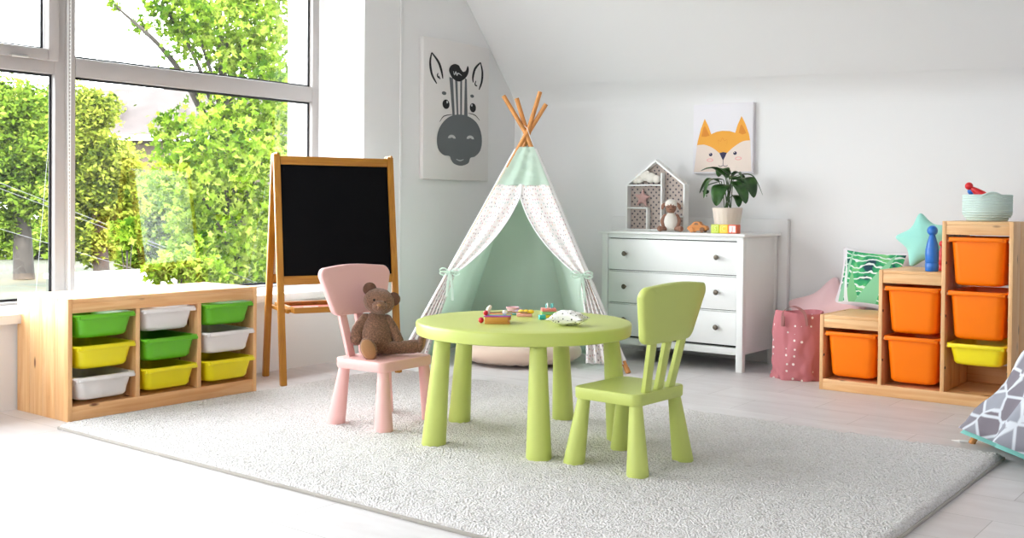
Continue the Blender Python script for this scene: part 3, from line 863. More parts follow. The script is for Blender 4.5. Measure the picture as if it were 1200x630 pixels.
def zebra():
    # on the left wall, face towards +X
    W, H, D = .665, .915, .032
    root = canvas_art('zebra_picture', 'tall canvas print of a grey and black zebra face beside the window', W, H, D, M_canvas, (-.499, .418, 1.098), PI/2)
    A = Art(W, H, D)
    def Z(x, y):
        u = (x-80)/235; yt = 72+27*u; yb = 602+5*u
        return (u, (yb-y)/(yb-yt))
    Zs = lambda l: [Z(*p) for p in l]
    for l in ([(107, 132), (102, 168), (108, 212), (125, 246)], [(107, 132), (130, 165), (141, 198), (146, 226)],
              [(282, 155), (262, 180), (254, 212), (255, 233)], [(282, 155), (289, 190), (287, 228), (277, 259)]):
        A.stroke(Zs(l), .021, 0)
    A.stroke(Zs([(129, 206), (127, 218), (136, 226)]), .012, 0); A.stroke(Zs([(131, 216), (134, 224), (137, 228)]), .010, 0)
    A.stroke(Zs([(265, 226), (262, 240), (270, 246)]), .012, 0)
    for x0, x1 in ((169, 183), (186, 197), (204, 212), (221, 229), (235, 233)):
        pass
    for a, b, c, d in ((168, 181, 181, 189), (188, 197, 196, 202), (207, 214, 208, 214), (224, 231, 222, 235)):
        A.poly(Zs([(a, 218), (b, 222), (d, 368), (c, 368)]), 1, False)
    A.poly(Zs([(167, 196), (172, 177), (186, 168), (201, 172), (208, 184), (217, 195), (227, 190), (233, 172), (238, 182), (235, 203), (222, 222), (202, 233), (180, 222)]), 0)
    A.stroke(Zs([(182, 195), (186, 208), (191, 198), (195, 209), (200, 202), (212, 210)]), .009, 2)
    A.ell(*Z(150, 280), .034, .013, 1); A.ell(*Z(251, 285), .030, .012, 1)
    A.ell(*Z(157, 321), .052, .034, 0); A.ell(*Z(254, 329), .049, .034, 0)
    A.ell(*Z(161, 313), .012, .009, 2); A.ell(*Z(250, 320), .012, .009, 2)
    A.stroke(Zs([(135, 388), (150, 366), (180, 358)]), .006, 0); A.stroke(Zs([(237, 350), (262, 357), (280, 376)]), .006, 0)
    A.poly(Zs([(150, 385), (175, 364), (207, 357), (240, 364), (268, 385), (284, 418), (289, 458), (282, 492), (264, 513), (246, 520), (238, 540), (213, 550), (188, 544), (176, 528), (170, 515), (149, 511), (131, 490), (126, 452), (133, 415)]), 1)
    for x in (178, 245):
        u, v = Z(x, 446); A.ell(u, v-.004, .058, .026, 2, 0, PI)
        A.ell(u, v-.012, .030, .014, 1, 0, PI)
    A.stroke(Zs([(194, 526), (208, 531), (221, 526)]), .007, 2)
    A.build('zebra_drawing', [M_darkink, M_grayink, M_lightink], root)
zebra()
def fox():
    W, H, D = .405, .432, .034
    root = canvas_art('fox_picture', 'square canvas print of an orange fox face above the dresser', W, H, D, M_canvas2, (.952, 1.419, 1.142), 0)
    A = Art(W, H, D)
    def Z(x, y): return ((x-396)/209, (324-y)/(252))
    Zs = lambda l: [Z(*p) for p in l]
    A.poly(Zs([(410, 222), (413, 205), (424, 160), (437, 124), (450, 150), (461, 181)]) + Zs([(461, 181), (480, 173), (500, 170), (525, 172), (545, 179)])[1:] + Zs([(553, 150), (566, 120), (580, 150), (592, 185), (597, 215), (597, 262), (597, 300), (412, 300)]), 0, False)
    A.poly(Zs([(426, 188), (432, 158), (438, 150), (446, 166), (455, 186), (440, 190)]), 1, False)
    A.poly(Zs([(557, 180), (562, 155), (567, 150), (575, 165), (583, 182), (570, 186)]), 1, False)
    A.poly(Zs([(411, 219)])+[Z(x, y) for x, y in spline([(411, 219), (435, 218), (465, 230), (490, 250), (504, 262), (518, 250), (540, 230), (570, 211), (597, 208)], 6)] + Zs([(602, 318), (400, 318)]), 2, False)
    A.stroke(Zs([(488, 220), (486, 203), (494, 208), (500, 196), (508, 206), (517, 203), (516, 222)]), .0022, 1)
    A.ell(*Z(460, 255), .030, .025, 4); A.ell(*Z(545, 252), .030, .025, 4)
    A.ell(*Z(458, 252), .008, .007, 2); A.ell(*Z(543, 249), .008, .007, 2)
    A.poly(Zs([(491, 250), (504, 247), (517, 250), (511, 264), (504, 278), (497, 264)]), 4, False)
    A.stroke(Zs([(504, 277), (504, 288), (504, 296)]), .0035, 4, False)
    A.stroke(Zs([(488, 295), (495, 299), (504, 296), (513, 299), (520, 295)]), .0035, 4, False)
    for x, y in ((458, 275), (557, 271)):
        A.ell(*Z(x, y), .055, .024, 3); A.ell(*Z(x, y), .040, .014, 2)
    A.build('fox_drawing', [M_orangeink, M_orangeink2, M_cream, M_pinkink, M_navy], root)
fox()

# ------------------------------------------------------------------ things on the dresser
ZD = DH+.001
def toy_house():
    root = thing('toy_house_shelf', 'white wooden house-shaped shelf with dotted lining on the dresser', 'shelf', (.652, 1.075, ZD))
    W, E, P, D, t = .412, .284, .437, .052, .010
    # outer frame as one extruded band
    out = [(0, 0), (W, 0), (W, E), (W/2, P), (0, E)]
    inn = [(t, t), (W-t, t), (W-t, E-t*.35), (W/2, P-t*1.45), (t, E-t*.35)]
    q = MB(); a = [[q.bm.verts.new((x, y, z)) for x, z in pts] for pts, y in ((out, 0), (inn, 0), (inn, D), (out, D))]
    for A_, B_ in ((0, 1), (1, 2), (2, 3), (3, 0)):
        for i in range(5):
            q.bm.faces.new((a[A_][i], a[A_][(i+1) % 5], a[B_][(i+1) % 5], a[B_][i]))
    q.build('frame', M_white, root, smooth=False)
    q = MB(); q.prism([(t, t), (W-t, t), (W-t, E-t*.4), (W/2, P-t*1.5), (t, E-t*.4)], D-.008, D-.001)
    o = q.build('back_panel', M_housepaper, root, smooth=False)
    me = o.data; uv = me.uv_layers.new(name='UVMap')
    for lp in me.loops:
        c = me.vertices[lp.vertex_index].co; uv.data[lp.index].uv = ((c.x+c.z)*.72, (c.z-c.x)*.72)
    q = MB(); q.box(W*.595, W*.595+.009, .002, D-.009, t, P*.86-.02, .0008); q.build('upright', M_white, root)
    q = MB(); q.box(t, W*.595, .002, D-.009, E-.008, E+.001, .0008); q.build('shelf_board', M_white, root)
    q = MB(); q.box(t, W*.36, .002, D-.009, .135, .144, .0008); q.box(W*.35, W*.36+.005, .002, D-.009, t, .135, .0008); q.build('shelf_board', M_white, root)
    q = MB(); q.box(W*.62, W-t, .002, D-.009, .085, .094, .0008); q.build('shelf_board', M_white, root)
    # soft cream cloud in the attic
    q = MB()
    for x, z, r in ((.085, .323, .034), (.125, .343, .040), (.165, .327, .036), (.205, .318, .028), (.06, .310, .022)):
        q.sphere((.652+x, 1.075+.021, ZD+z-.0), (r, .0195, r*.9), 20, 14)
    o = q.build('cloud_cushion', mat('cream_knit', (.80, .76, .70), .95, bump=.6, bscale=110), ang=180)
    for v in o.data.vertices: v.co.z = max(v.co.z, ZD+.2862)
    tag(o, 'small cream knitted cloud in the attic of the toy house', 'soft toy')
    star = star_mesh('star_ornament', .062, .026, .012, mat('dusty_pink_felt', (.50, .31, .29), .95), 1)
    star.location = (.652+.105, 1.075+.024, ZD+.200); star.rotation_euler = (PI/2, .1, 0)
    tag(star, 'small dusty pink star standing in the toy house', 'ornament')

def star_mesh(nm, R_, r_, h, m, puff=1, pts=5, soft=.0):
    """puffed five-point star in the local XY plane"""
    q = MB(); n = pts*2; K = 6; ring0 = []
    base = []
    for i in range(n):
        a = PI/2+2*PI*i/n; rr = R_ if i % 2 == 0 else r_
        base.append((rr*math.cos(a), rr*math.sin(a)))
    out = []
    for i in range(n):
        p, p2 = base[i], base[(i+1) % n]
        for k in range(K): out.append((p[0]+(p2[0]-p[0])*k/K, p[1]+(p2[1]-p[1])*k/K))
    # round tips
    for _ in range(2+int(soft)):
        out = [tuple((out[i-1][d]+2*out[i][d]+out[(i+1) % len(out)][d])/4 for d in (0, 1)) for i in range(len(out))]
    loops = []
    for s, z in ((1, 0), (.985, .28), (.93, .5), (.82, .72), (.65, .87), (.4, .96), (.15, 1.0), (.01, 1.0)):
        loops.append([(x*s, y*s, z*h*(.55+.45*(1-min(1, math.hypot(x, y)*s/R_)))) for x, y in out])
    bot = [[(x, y, -z) for x, y, z in lp] for lp in reversed(loops[1:])]
    q.loft(bot+loops)
    return q.build(nm, m, ang=180)
toy_house()

def lamb():
    root = thing('lamb_toy', 'crocheted brown and white lamb toy sitting before the toy house', 'soft toy', (1.012, 1.005, ZD), .45)
    br = mat('brown_crochet', (.30, .155, .105), .95, bump=.7, bscale=240); wh = mat('cream_crochet', (.80, .76, .70), .95, bump=1, bscale=200)
    q = MB(); q.lathe([(.004, .003), (.034, .006), (.046, .028), (.047, .055), (.038, .088), (.022, .108), (.012, .113)], 32); q.build('torso', wh, root, ang=180)
    q = MB(); q.sphere((0, -.006, .146), (.032, .031, .038), 28, 20); h = q.build('head', br, root, ang=180)
    q = MB(); q.sphere((0, .002, .166), (.037, .034, .028), 24, 16)
    for i in range(14): 
        a = 2*PI*i/14; q.sphere((.030*math.cos(a), .002+.028*math.sin(a), .160), .010, 10, 8)
    q.build('wool_cap', wh, h, ang=180)
    for s in (-1, 1):
        q = MB(); capsule(q, [(s*.032, 0, .168), (s*.046, -.004, .155), (s*.052, -.006, .138)], [.008, .012, .007], 12); q.build('ear', br, h, ang=180)
        q = MB(); capsule(q, [(s*.036, -.002, .095), (s*.050, -.012, .065), (s*.044, -.026, .036)], [.011, .012, .011], 12); q.build('arm', br, root, ang=180)
        q = MB(); capsule(q, [(s*.030, -.02, .020), (s*.046, -.045, .018), (s*.060, -.066, .018)], [.016, .014, .018], 12); q.build('leg', br, root, ang=180)
        q = MB(); q.tube([(s*.006, -.0372, .150), (s*.013, -.0365, .146), (s*.020, -.032, .149)], .0013, 6); q.build('eye', M_black, h)
    q = MB(); q.tube([(-.006, -.037, .134), (0, -.038, .131), (.006, -.037, .134)], .0013, 6); q.build('nose', M_black, h)
lamb()

def toy_car():
    root = thing('toy_car', 'small orange wooden toy car on the dresser beside the lamb', 'toy car', (1.205, .985, ZD), .15)
    m = mat('orange_toy_wood', (.62, .24, .06), .5); d = mat('dark_toy_wood', (.20, .08, .03), .5)
    q = MB(); pts = smoothpoly([(-.055, .014), (-.056, .034), (-.036, .040), (-.022, .060), (.012, .062), (.024, .042), (.052, .038), (.056, .014), (.0, .010)], 5)
    q.prism(pts, -.024, .024, bev=.003); q.build('body', m, root)
    q = MB()
    q.prism([(-.018, .044), (-.012, .056), (.003, .057), (.010, .044)], -.0252, .0252); q.build('window', d, root)
    for x in (-.032, .032):
        for y in (-.031, .024):
            q = MB(); q.lathe([(.006, 0), (.0145, .001), (.0155, .004), (.0145, .007), (.005, .0075)], 20, Matrix.Translation((x, y, .0155)) @ Matrix.Rotation(-PI/2, 4, 'X')); q.build('wheel', m if x < 0 else d, root)
toy_car()

def text_mesh(body, size, depth=.0006):
    cu = bpy.data.curves.new('t', 'FONT'); cu.body = body; cu.size = size; cu.extrude = depth; cu.align_x = 'CENTER'; cu.align_y = 'CENTER'
    o = bpy.data.objects.new('t', cu); COL.objects.link(o)
    dg = bpy.context.evaluated_depsgraph_get(); me = bpy.data.meshes.new_from_object(o.evaluated_get(dg))
    bpy.data.objects.remove(o); return me
def blocks():
    M_ = Matrix
    for i, (nm, c, ch, cc) in enumerate((('lime', (.52, .64, .03), 'S', (.75, .8, .3)), ('yellow', (.86, .55, .02), 'C', (.95, .75, .2)), ('red', (.74, .12, .05), 'J', (.85, .8, .75)))):
        root = thing('alphabet_block', '%s wooden letter block on the dresser below the plant, %s of three' % (nm, ('left', 'middle', 'right')[i]), 'toy block', (1.352+i*.054, .935, ZD), 0, 'letter blocks on the dresser')
        q = MB(); q.box(-.0262, .0262, -.0262, .0262, 0, .050, .003); q.build('cube', mat(nm+'_block_paint', c, .45), root)
        lm = mat(nm+'_block_print', cc, .5)
        q = MB()
        for a, b, c2, d in ((-.019, .019, .041, .0435), (-.019, .019, .0065, .009), (-.019, -.0165, .009, .041), (.0165, .019, .009, .041)):
            q.box(a, b, -.0266, -.0258, c2, d)
        q.build('border', lm, root, smooth=False)
        if i == 2:
            q = MB(); q.box(-.0165, .0165, -.0264, -.0258, .009, .041); q.build('letter_panel', lm, root, smooth=False)
            lm = mat('red_letter', (.62, .05, .04), .5)
        me = text_mesh(ch, .036); me.transform(M_.Translation((0, -.0262, .025)) @ M_.Rotation(PI/2, 4, 'X'))
        link('letter', me, lm, root, False)
blocks()

def plant():
    P = Vector((1.335, 1.10, ZD))
    root = thing('potted_plant', 'green leafy plant in a ribbed cream pot on the dresser', 'plant', P)
    q = MB()
    n = 72; prof = [(.058, 0), (.066, .003), (.070, .02), (.082, .105), (.0865, .135), (.088, .145), (.0835, .146), (.080, .132), (.078, .125), (.02, .124)]
    lo = []
    for r, z in prof:
        lo.append([((r+(.0012*(math.sin(18*a+z*90)) if .01 < z < .11 else 0))*math.cos(a), (r+(.0012*(math.sin(18*a+z*90)) if .01 < z < .11 else 0))*math.sin(a), z) for a in [2*PI*i/n for i in range(n)]])
    q.loft(lo); pot = q.build('pot', mat('cream_ceramic', (.74, .64, .56), .6, bump=.2, bscale=90), root, ang=60)
    q = MB(); q.lathe([(.078, .124), (.077, .129), (.03, .132), (.005, .131)], 32); q.build('soil', mat('soil', (.03, .02, .012), 1, bump=1, bscale=80), pot)
    gm = bpy.data.materials.new('glossy_leaf'); gm.use_nodes = True; nt = gm.node_tree; b = nt.nodes['Principled BSDF']
    b.inputs['Roughness'].default_value = .28
    tc = nt.nodes.new('ShaderNodeTexCoord'); nz = nt.nodes.new('ShaderNodeTexNoise'); nz.inputs['Scale'].default_value = 18; nt.links.new(tc.outputs['Object'], nz.inputs['Vector'])
    r = nt.nodes.new('ShaderNodeValToRGB'); r.color_ramp.elements[0].color = (.012, .045, .010, 1); r.color_ramp.elements[1].color = (.05, .14, .03, 1)
    r.color_ramp.elements[0].position = .35; r.color_ramp.elements[1].position = .7
    nt.links.new(nz.outputs['Fac'], r.inputs['Fac']); nt.links.new(r.outputs['Color'], b.inputs['Base Color'])
    sm = mat('leaf_stem', (.05, .10, .03), .5)
    RV = Vector((.79, .61, 0)); CV = Vector((.61, -.79, 0)); Z = Vector((0, 0, 1))
    # (right, toward camera, up) of leaf base, middle, tip and half width
    leaves = [((-.02, .02, .33), (-.10, .05, .375), (-.17, .06, .36), .026),
              ((-.03, .02, .31), (-.115, .04, .30), (-.150, .05, .20), .022),
              ((-.04, .01, .30), (-.12, .00, .27), (-.125, .0, .21), .020),
              ((-.02, .05, .28), (-.07, .10, .25), (-.088, .115, .155), .036),
              ((.0, .04, .34), (-.04, .07, .37), (.01, .10, .33), .028),
              ((.02, .03, .33), (.05, .05, .35), (.075, .06, .30), .030),
              ((.02, .05, .30), (.055, .09, .26), (.085, .10, .17), .034),
              ((.03, .01, .31), (.11, .03, .31), (.145, .04, .205), .038),
              ((.03, -.01, .33), (.14, .0, .335), (.205, .01, .22), .016),
              ((.0, -.03, .32), (-.02, -.07, .38), (-.03, -.13, .33), .030),
              ((.03, -.03, .31), (.08, -.08, .33), (.12, -.12, .24), .030),
              ((.02, .05, .22), (.04, .09, .20), (.045, .10, .15), .020),
              ((-.05, -.02, .30), (-.10, -.06, .31), (-.15, -.09, .23), .028)]
    W3 = lambda t: RV*t[0]+CV*t[1]+Z*t[2]
    for i, (a, m_, c, hw) in enumerate(leaves):
        A, B, C_ = W3(a), W3(m_), W3(c)
        st = Vector((.02*math.cos(i*2.1), .02*math.sin(i*2.1), .128))
        q = MB(); q.tube(spline([tuple(st), tuple(lerp(st, A, .5)+Vector((0, 0, .02))), tuple(A)], 6), .0026, 6); q.build('stem', sm, root)
        pts = [Vector(p) for p in spline([tuple(A), tuple(B), tuple(C_)], 10)]
        n_ = len(pts); vs = []; fs = []
        for k, p in enumerate(pts):
            t = (pts[min(k+1, n_-1)]-pts[max(k-1, 0)]).normalized()
            side = t.cross(Z); side = side.normalized() if side.length > .1 else RV
            if abs(i-3) < 1 or i in (6, 7, 11): side = (side*.35+RV*.9*(1 if side.dot(RV) > 0 else -1)).normalized()
            nr = side.cross(t).normalized()
            f = k/(n_-1); w = hw*1.3*math.sin(PI*f**.8)**.75 if 0 < f < 1 else .0004
            for s_, dn in ((-1, .28), (-.5, .10), (0, -.02), (.5, .10), (1, .28)):
                vs.append(p + side*s_*w - nr*(-dn)*w*.8)
        for k in range(n_-1):
            for j in range(4): fs.append((k*5+j, k*5+j+1, (k+1)*5+j+1, (k+1)*5+j))
        me = bpy.data.meshes.new('leaf'); me.from_pydata([tuple(v) for v in vs], [], fs)
        o = link('leaf', me, gm, root, True, 180); md = o.modifiers.new('Solidify', 'SOLIDIFY'); md.thickness = .0008
plant()

# ------------------------------------------------------------------ right corner: bag, stars, pillow, pegs, basket
def pink_bag():
    P = Vector((1.842, .955, .001))
    root = thing('storage_bag', 'pink fabric storage bag with white dots beside the stepped shelf', 'bag', P, .15)
    m = dots_mat('pink_dotted_canvas', (.52, .175, .195), (.84, .76, .72), 24, .17)
    q = MB(); n = 96; lo = []; H = .365
    K = 26
    for k in range(K+1):
        t = k/K; z = H*t
        lp = []
        for i in range(n):
            a = 2*PI*i/n
            r = .128+.014*math.sin(t*PI*.9) - .010*t + (.012*(1-t/.12) if t < .12 else 0)
            cr = (.016*noise.noise(Vector((math.cos(a)*2.2, math.sin(a)*2.2, t*3.2))) + .010*abs(noise.noise(Vector((math.cos(a)*4+5, math.sin(a)*4, t*7)))))*(1-.55*t)
            if t < .10: cr += .008*math.sin(a*9+t*30)
            r += cr*1.2
            lp.append((r*1.04*math.cos(a), r*.86*math.sin(a), z*(1+.02*math.sin(2*a))))
        lo.append(lp)
    if True:
        inner = [[(x*.97, y*.97, z) for x, y, z in lo[-1]], [(x*.9, y*.9, .03) for x, y, z in lo[2]]]
    q.loft([[(x*.9, y*.9, .0) for x, y, z in lo[0]]]+lo+inner)
    q.build('bag_body', m, root, ang=70)
    lm = mat('dark_pink_leather', (.33, .13, .12), .5)
    for s in (-1,):
        q = MB(); pts = spline([(-.055, s*.124, .315), (-.052, s*.126, .372), (.0, s*.128, .402), (.058, s*.126, .372), (.075, s*.120, .300)], 8)
        q.loft([[Vector(p)+Vector((0, .0025, 0))+Vector((.006, 0, .004)), Vector(p)+Vector((0, -.0025, 0))+Vector((.006, 0, .004)), Vector(p)+Vector((0, -.0025, 0))-Vector((.006, 0, .004)), Vector(p)+Vector((0, .0025, 0))-Vector((.006, 0, .004))] for p in pts])
        q.build('handle', lm, root)
    q = MB(); q.box(-.064, -.044, -.1310, -.1200, .290, .345, .002); q.build('leather_tab', lm, root)
pink_bag()

st = star_mesh('star_cushion', .285, .150, .070, mat('pale_pink_cotton', (.80, .53, .55), .9, bump=.15, bscale=30, sheen=.3), soft=2)
st.location = (1.88, 1.235, .335); st.rotation_euler = (math.radians(50), math.radians(-4), math.radians(-4))
tag(st, 'pale pink star cushion behind the pink dotted bag', 'cushion')
st = star_mesh('star_cushion', .162, .088, .050, mat('aqua_cotton', (.33, .72, .63), .9, bump=.15, bscale=30, sheen=.3), soft=2)
st.location = (2.508, .945, .772); st.rotation_euler = (math.radians(78), math.radians(-12), math.radians(4))
tag(st, 'aqua star cushion leaning on the middle step of the pine shelf', 'cushion')

def leaf_pillow():
    root = thing('throw_pillow', 'white pillow with a green palm leaf print above the lowest step', 'pillow', (2.125, 1.21, .372), 0)
    root.rotation_euler = (math.radians(-16), math.radians(3), math.radians(-2))
    N = 26; W, H, D = .385, .345, .060
    m = bpy.data.materials.new('palm_print'); m.use_nodes = True; nt = m.node_tree; L = nt.links; b = nt.nodes['Principled BSDF']; b.inputs['Roughness'].default_value = .85
    tc = nt.nodes.new('ShaderNodeTexCoord')
    mp = nt.nodes.new('ShaderNodeMapping'); L.new(tc.outputs['UV'], mp.inputs['Vector'])
    w = nt.nodes.new('ShaderNodeTexWave'); w.bands_direction = 'Y'; w.inputs['Scale'].default_value = 3.0; w.inputs['Distortion'].default_value = 7; w.inputs['Detail'].default_value = 2; w.inputs['Detail Scale'].default_value = 1.6
    L.new(mp.outputs['Vector'], w.inputs['Vector'])
    r = nt.nodes.new('ShaderNodeValToRGB'); e = r.color_ramp.elements; e[0].position = 0; e[0].color = (.012, .11, .055, 1); e[1].position = .45; e[1].color = (.05, .36, .13, 1)
    x = e.new(.75); x.color = (.16, .55, .20, 1); x = e.new(.88); x.color = (.80, .86, .80, 1)
    L.new(w.outputs['Fac'], r.inputs['Fac'])
    # thin wavy white lines over patches of dark and light green, pale pointed fronds
    pn = nt.nodes.new('ShaderNodeTexNoise'); pn.inputs['Scale'].default_value = 5; L.new(tc.outputs['UV'], pn.inputs['Vector'])
    pr = nt.nodes.new('ShaderNodeValToRGB'); e = pr.color_ramp.elements; e[0].position = .36; e[0].color = (.008, .045, .075, 1); e[1].position = .44; e[1].color = (.02, .28, .12, 1)
    x = e.new(.56); x.color = (.05, .42, .15, 1); x = e.new(.66); x.color = (.20, .58, .22, 1)
    L.new(pn.outputs['Fac'], pr.inputs['Fac'])
    e = r.color_ramp.elements
    while len(e) > 2: e.remove(e[-1])
    e[0].position = .80; e[0].color = (0, 0, 0, 1); e[1].position = .90; e[1].color = (1, 1, 1, 1)
    lm_ = nt.nodes.new('ShaderNodeMix'); lm_.data_type = 'RGBA'; L.new(r.outputs['Color'], lm_.inputs['Factor']); L.new(pr.outputs['Color'], lm_.inputs[6]); lm_.inputs[7].default_value = (.72, .80, .76, 1)
    s0 = nt.nodes.new('ShaderNodeSeparateXYZ'); L.new(tc.outputs['UV'], s0.inputs[0])
    def mth(op, a, b=None):
        k = nt.nodes.new('ShaderNodeMath'); k.operation = op
        for ix, q_ in ((0, a), (1, b)):
            if q_ is None: continue
            if isinstance(q_, (int, float)): k.inputs[ix].default_value = q_
            else: L.new(q_, k.inputs[ix])
        return k.outputs[0]
    col = lm_.outputs[2]
    for u0, k_, w_, h_, c_ in ((.30, -.10, .13, .62, (.20, .52, .24, 1)), (.46, .38, .17, .98, (.24, .60, .34, 1)), (.10, .10, .05, 1.3, (.30, .62, .40, 1)), (.22, -.16, .035, 1.2, (.80, .84, .82, 1)), (.80, .12, .06, .8, (.10, .45, .28, 1))):
        cen = mth('ADD', mth('MULTIPLY', s0.outputs[1], k_), u0)
        dist = mth('ABSOLUTE', mth('SUBTRACT', s0.outputs[0], cen))
        wid = mth('MULTIPLY', mth('SUBTRACT', 1.0, mth('DIVIDE', s0.outputs[1], h_)), w_)
        ins = mth('LESS_THAN', dist, wid)
        mm = nt.nodes.new('ShaderNodeMix'); mm.data_type = 'RGBA'; L.new(ins, mm.inputs['Factor']); L.new(col, mm.inputs[6]); mm.inputs[7].default_value = c_
        col = mm.outputs[2]
    class mx: outputs = [None, None, col]
    # white margin of the cover
    sp = nt.nodes.new('ShaderNodeSeparateXYZ'); L.new(tc.outputs['UV'], sp.inputs[0])
    def band(out, lo, hi):
        a = nt.nodes.new('ShaderNodeMath'); a.operation = 'GREATER_THAN'; L.new(out, a.inputs[0]); a.inputs[1].default_value = lo
        c = nt.nodes.new('ShaderNodeMath'); c.operation = 'LESS_THAN'; L.new(out, c.inputs[0]); c.inputs[1].default_value = hi
        d = nt.nodes.new('ShaderNodeMath'); d.operation = 'MULTIPLY'; L.new(a.outputs[0], d.inputs[0]); L.new(c.outputs[0], d.inputs[1]); return d
    bx = band(sp.outputs[0], .08, .95); bz = band(sp.outputs[1], .07, .95)
    an = nt.nodes.new('ShaderNodeMath'); an.operation = 'MULTIPLY'; L.new(bx.outputs[0], an.inputs[0]); L.new(bz.outputs[0], an.inputs[1])
    m2 = nt.nodes.new('ShaderNodeMix'); m2.data_type = 'RGBA'; L.new(an.outputs[0], m2.inputs['Factor']); m2.inputs[6].default_value = (.82, .77, .80, 1); L.new(mx.outputs[2], m2.inputs[7]); L.new(m2.outputs[2], b.inputs['Base Color'])
    def side(sgn, nm, mm):
        vs = []; fs = []
        for j in range(N+1):
            for i in range(N+1):
                u, v = i/N, j/N
                e = (math.sin(PI*u)*math.sin(PI*v))**.42
                pin = 1-.10*(math.sin(PI*u))*(abs(v-.5)*2)**2; pin2 = 1-.10*math.sin(PI*v)*(abs(u-.5)*2)**2
                vs.append(((u-.5)*W*pin2, sgn*D*e, (v-.5)*H*pin+H/2))
        for j in range(N):
            for i in range(N): a = j*(N+1)+i; fs.append((a, a+1, a+N+2, a+N+1))
        me = bpy.data.meshes.new(nm); me.from_pydata(vs, [], fs); uv = me.uv_layers.new(name='UVMap')
        for lp in me.loops:
            k = lp.vertex_index; uv.data[lp.index].uv = ((k % (N+1))/N, (k//(N+1))/N)
        return link(nm, me, mm, root, True, 180)
    side(-1, 'printed_cover', m); side(1, 'back_cover', mat('pale_lilac_cotton', (.80, .74, .76), .9))
leaf_pillow()

def peg(nm, m, loc, label, rot=(0, 0, 0), h=.212, group='wooden skittles'):
    q = MB(); s = h/.212
    prof = [(.026, 0), (.029, .004), (.0295, .035), (.0275, .038), (.0295, .041), (.030, .075), (.029, .102), (.027, .105), (.027, .109), (.023, .130), (.015, .158), (.012, .166)]
    q.lathe([(r*s, z*s) for r, z in prof], 28)
    q.sphere((0, 0, .186*s), .0235*s, 24, 16)
    root = thing(nm, label, 'skittle', loc, 0, group); root.rotation_euler = rot
    q.build('pin', m, root)
    return root
M_blue = mat('blue_painted_wood', (.02, .16, .56), .35); M_red = mat('red_painted_wood', (.70, .02, .025), .35)
peg('skittle', M_blue, (2.603, .745, .6295), 'upright blue skittle on the middle step before the aqua star', h=.226)
peg('skittle', M_red, (2.6225, .85, .6295), 'red skittle half hidden by the tall column, behind the blue one', h=.15)

def basket():
    root = thing('rope_basket', 'pale mint rope basket on the top step of the pine shelf', 'basket', (2.815, .90, .8775))
    m = mat('mint_rope', (.58, .72, .68), .9, bump=.5, bscale=160)
    q = MB(); n = 64; R0 = .112; rows = 11
    prof = []
    for k in range(rows):
        z = .004+k*.0112
        r = R0 - .018*max(0, 1-k/3.0)**2
        for j in range(4):
            a = -PI/2+PI*(j+.5)/4
            prof.append((r+.0052*math.cos(a)-.003, z+.0056+.0056*math.sin(a)))
    prof = [(.02, 0), (.09, 0)] + prof
    top = prof[-1][1]
    prof += [(R0-.008, top+.001), (R0-.013, top-.006), (R0-.016, .02), (.02, .012)]
    lo = []
    for r, z in prof:
        lp = []
        for i in range(n):
            a = 2*PI*i/n
            lift = 0
            for c in (-1.15, PI-1.15):
                d = (a-c+PI) % (2*PI)-PI
                if z > top*.8 and abs(d) < .42: lift = .010*math.cos(d/.42*PI/2)
            lp.append((r*math.cos(a), r*math.sin(a), z+lift))
        lo.append(lp)
    q.loft(lo); q.build('basket_wall', m, root, ang=60)
    q = MB(); c = -1.15
    q.tube([((R0+.001)*math.cos(c+d), (R0+.001)*math.sin(c+d), .118+.018*math.cos(d/.42*PI/2)) for d in [(-.42+.84*i/14) for i in range(15)]], .0052, 8); q.build('handle', m, root)
basket()
peg('skittle', M_red, (2.850, .90, .955), 'red skittle leaning out of the rope basket', (0, math.radians(-52), .2), .17, 'skittles in the rope basket')
peg('skittle', M_blue, (2.826, .945, .912), 'blue skittle head peeking over the rim of the rope basket', (0, math.radians(-42), -.1), .17, 'skittles in the rope basket')

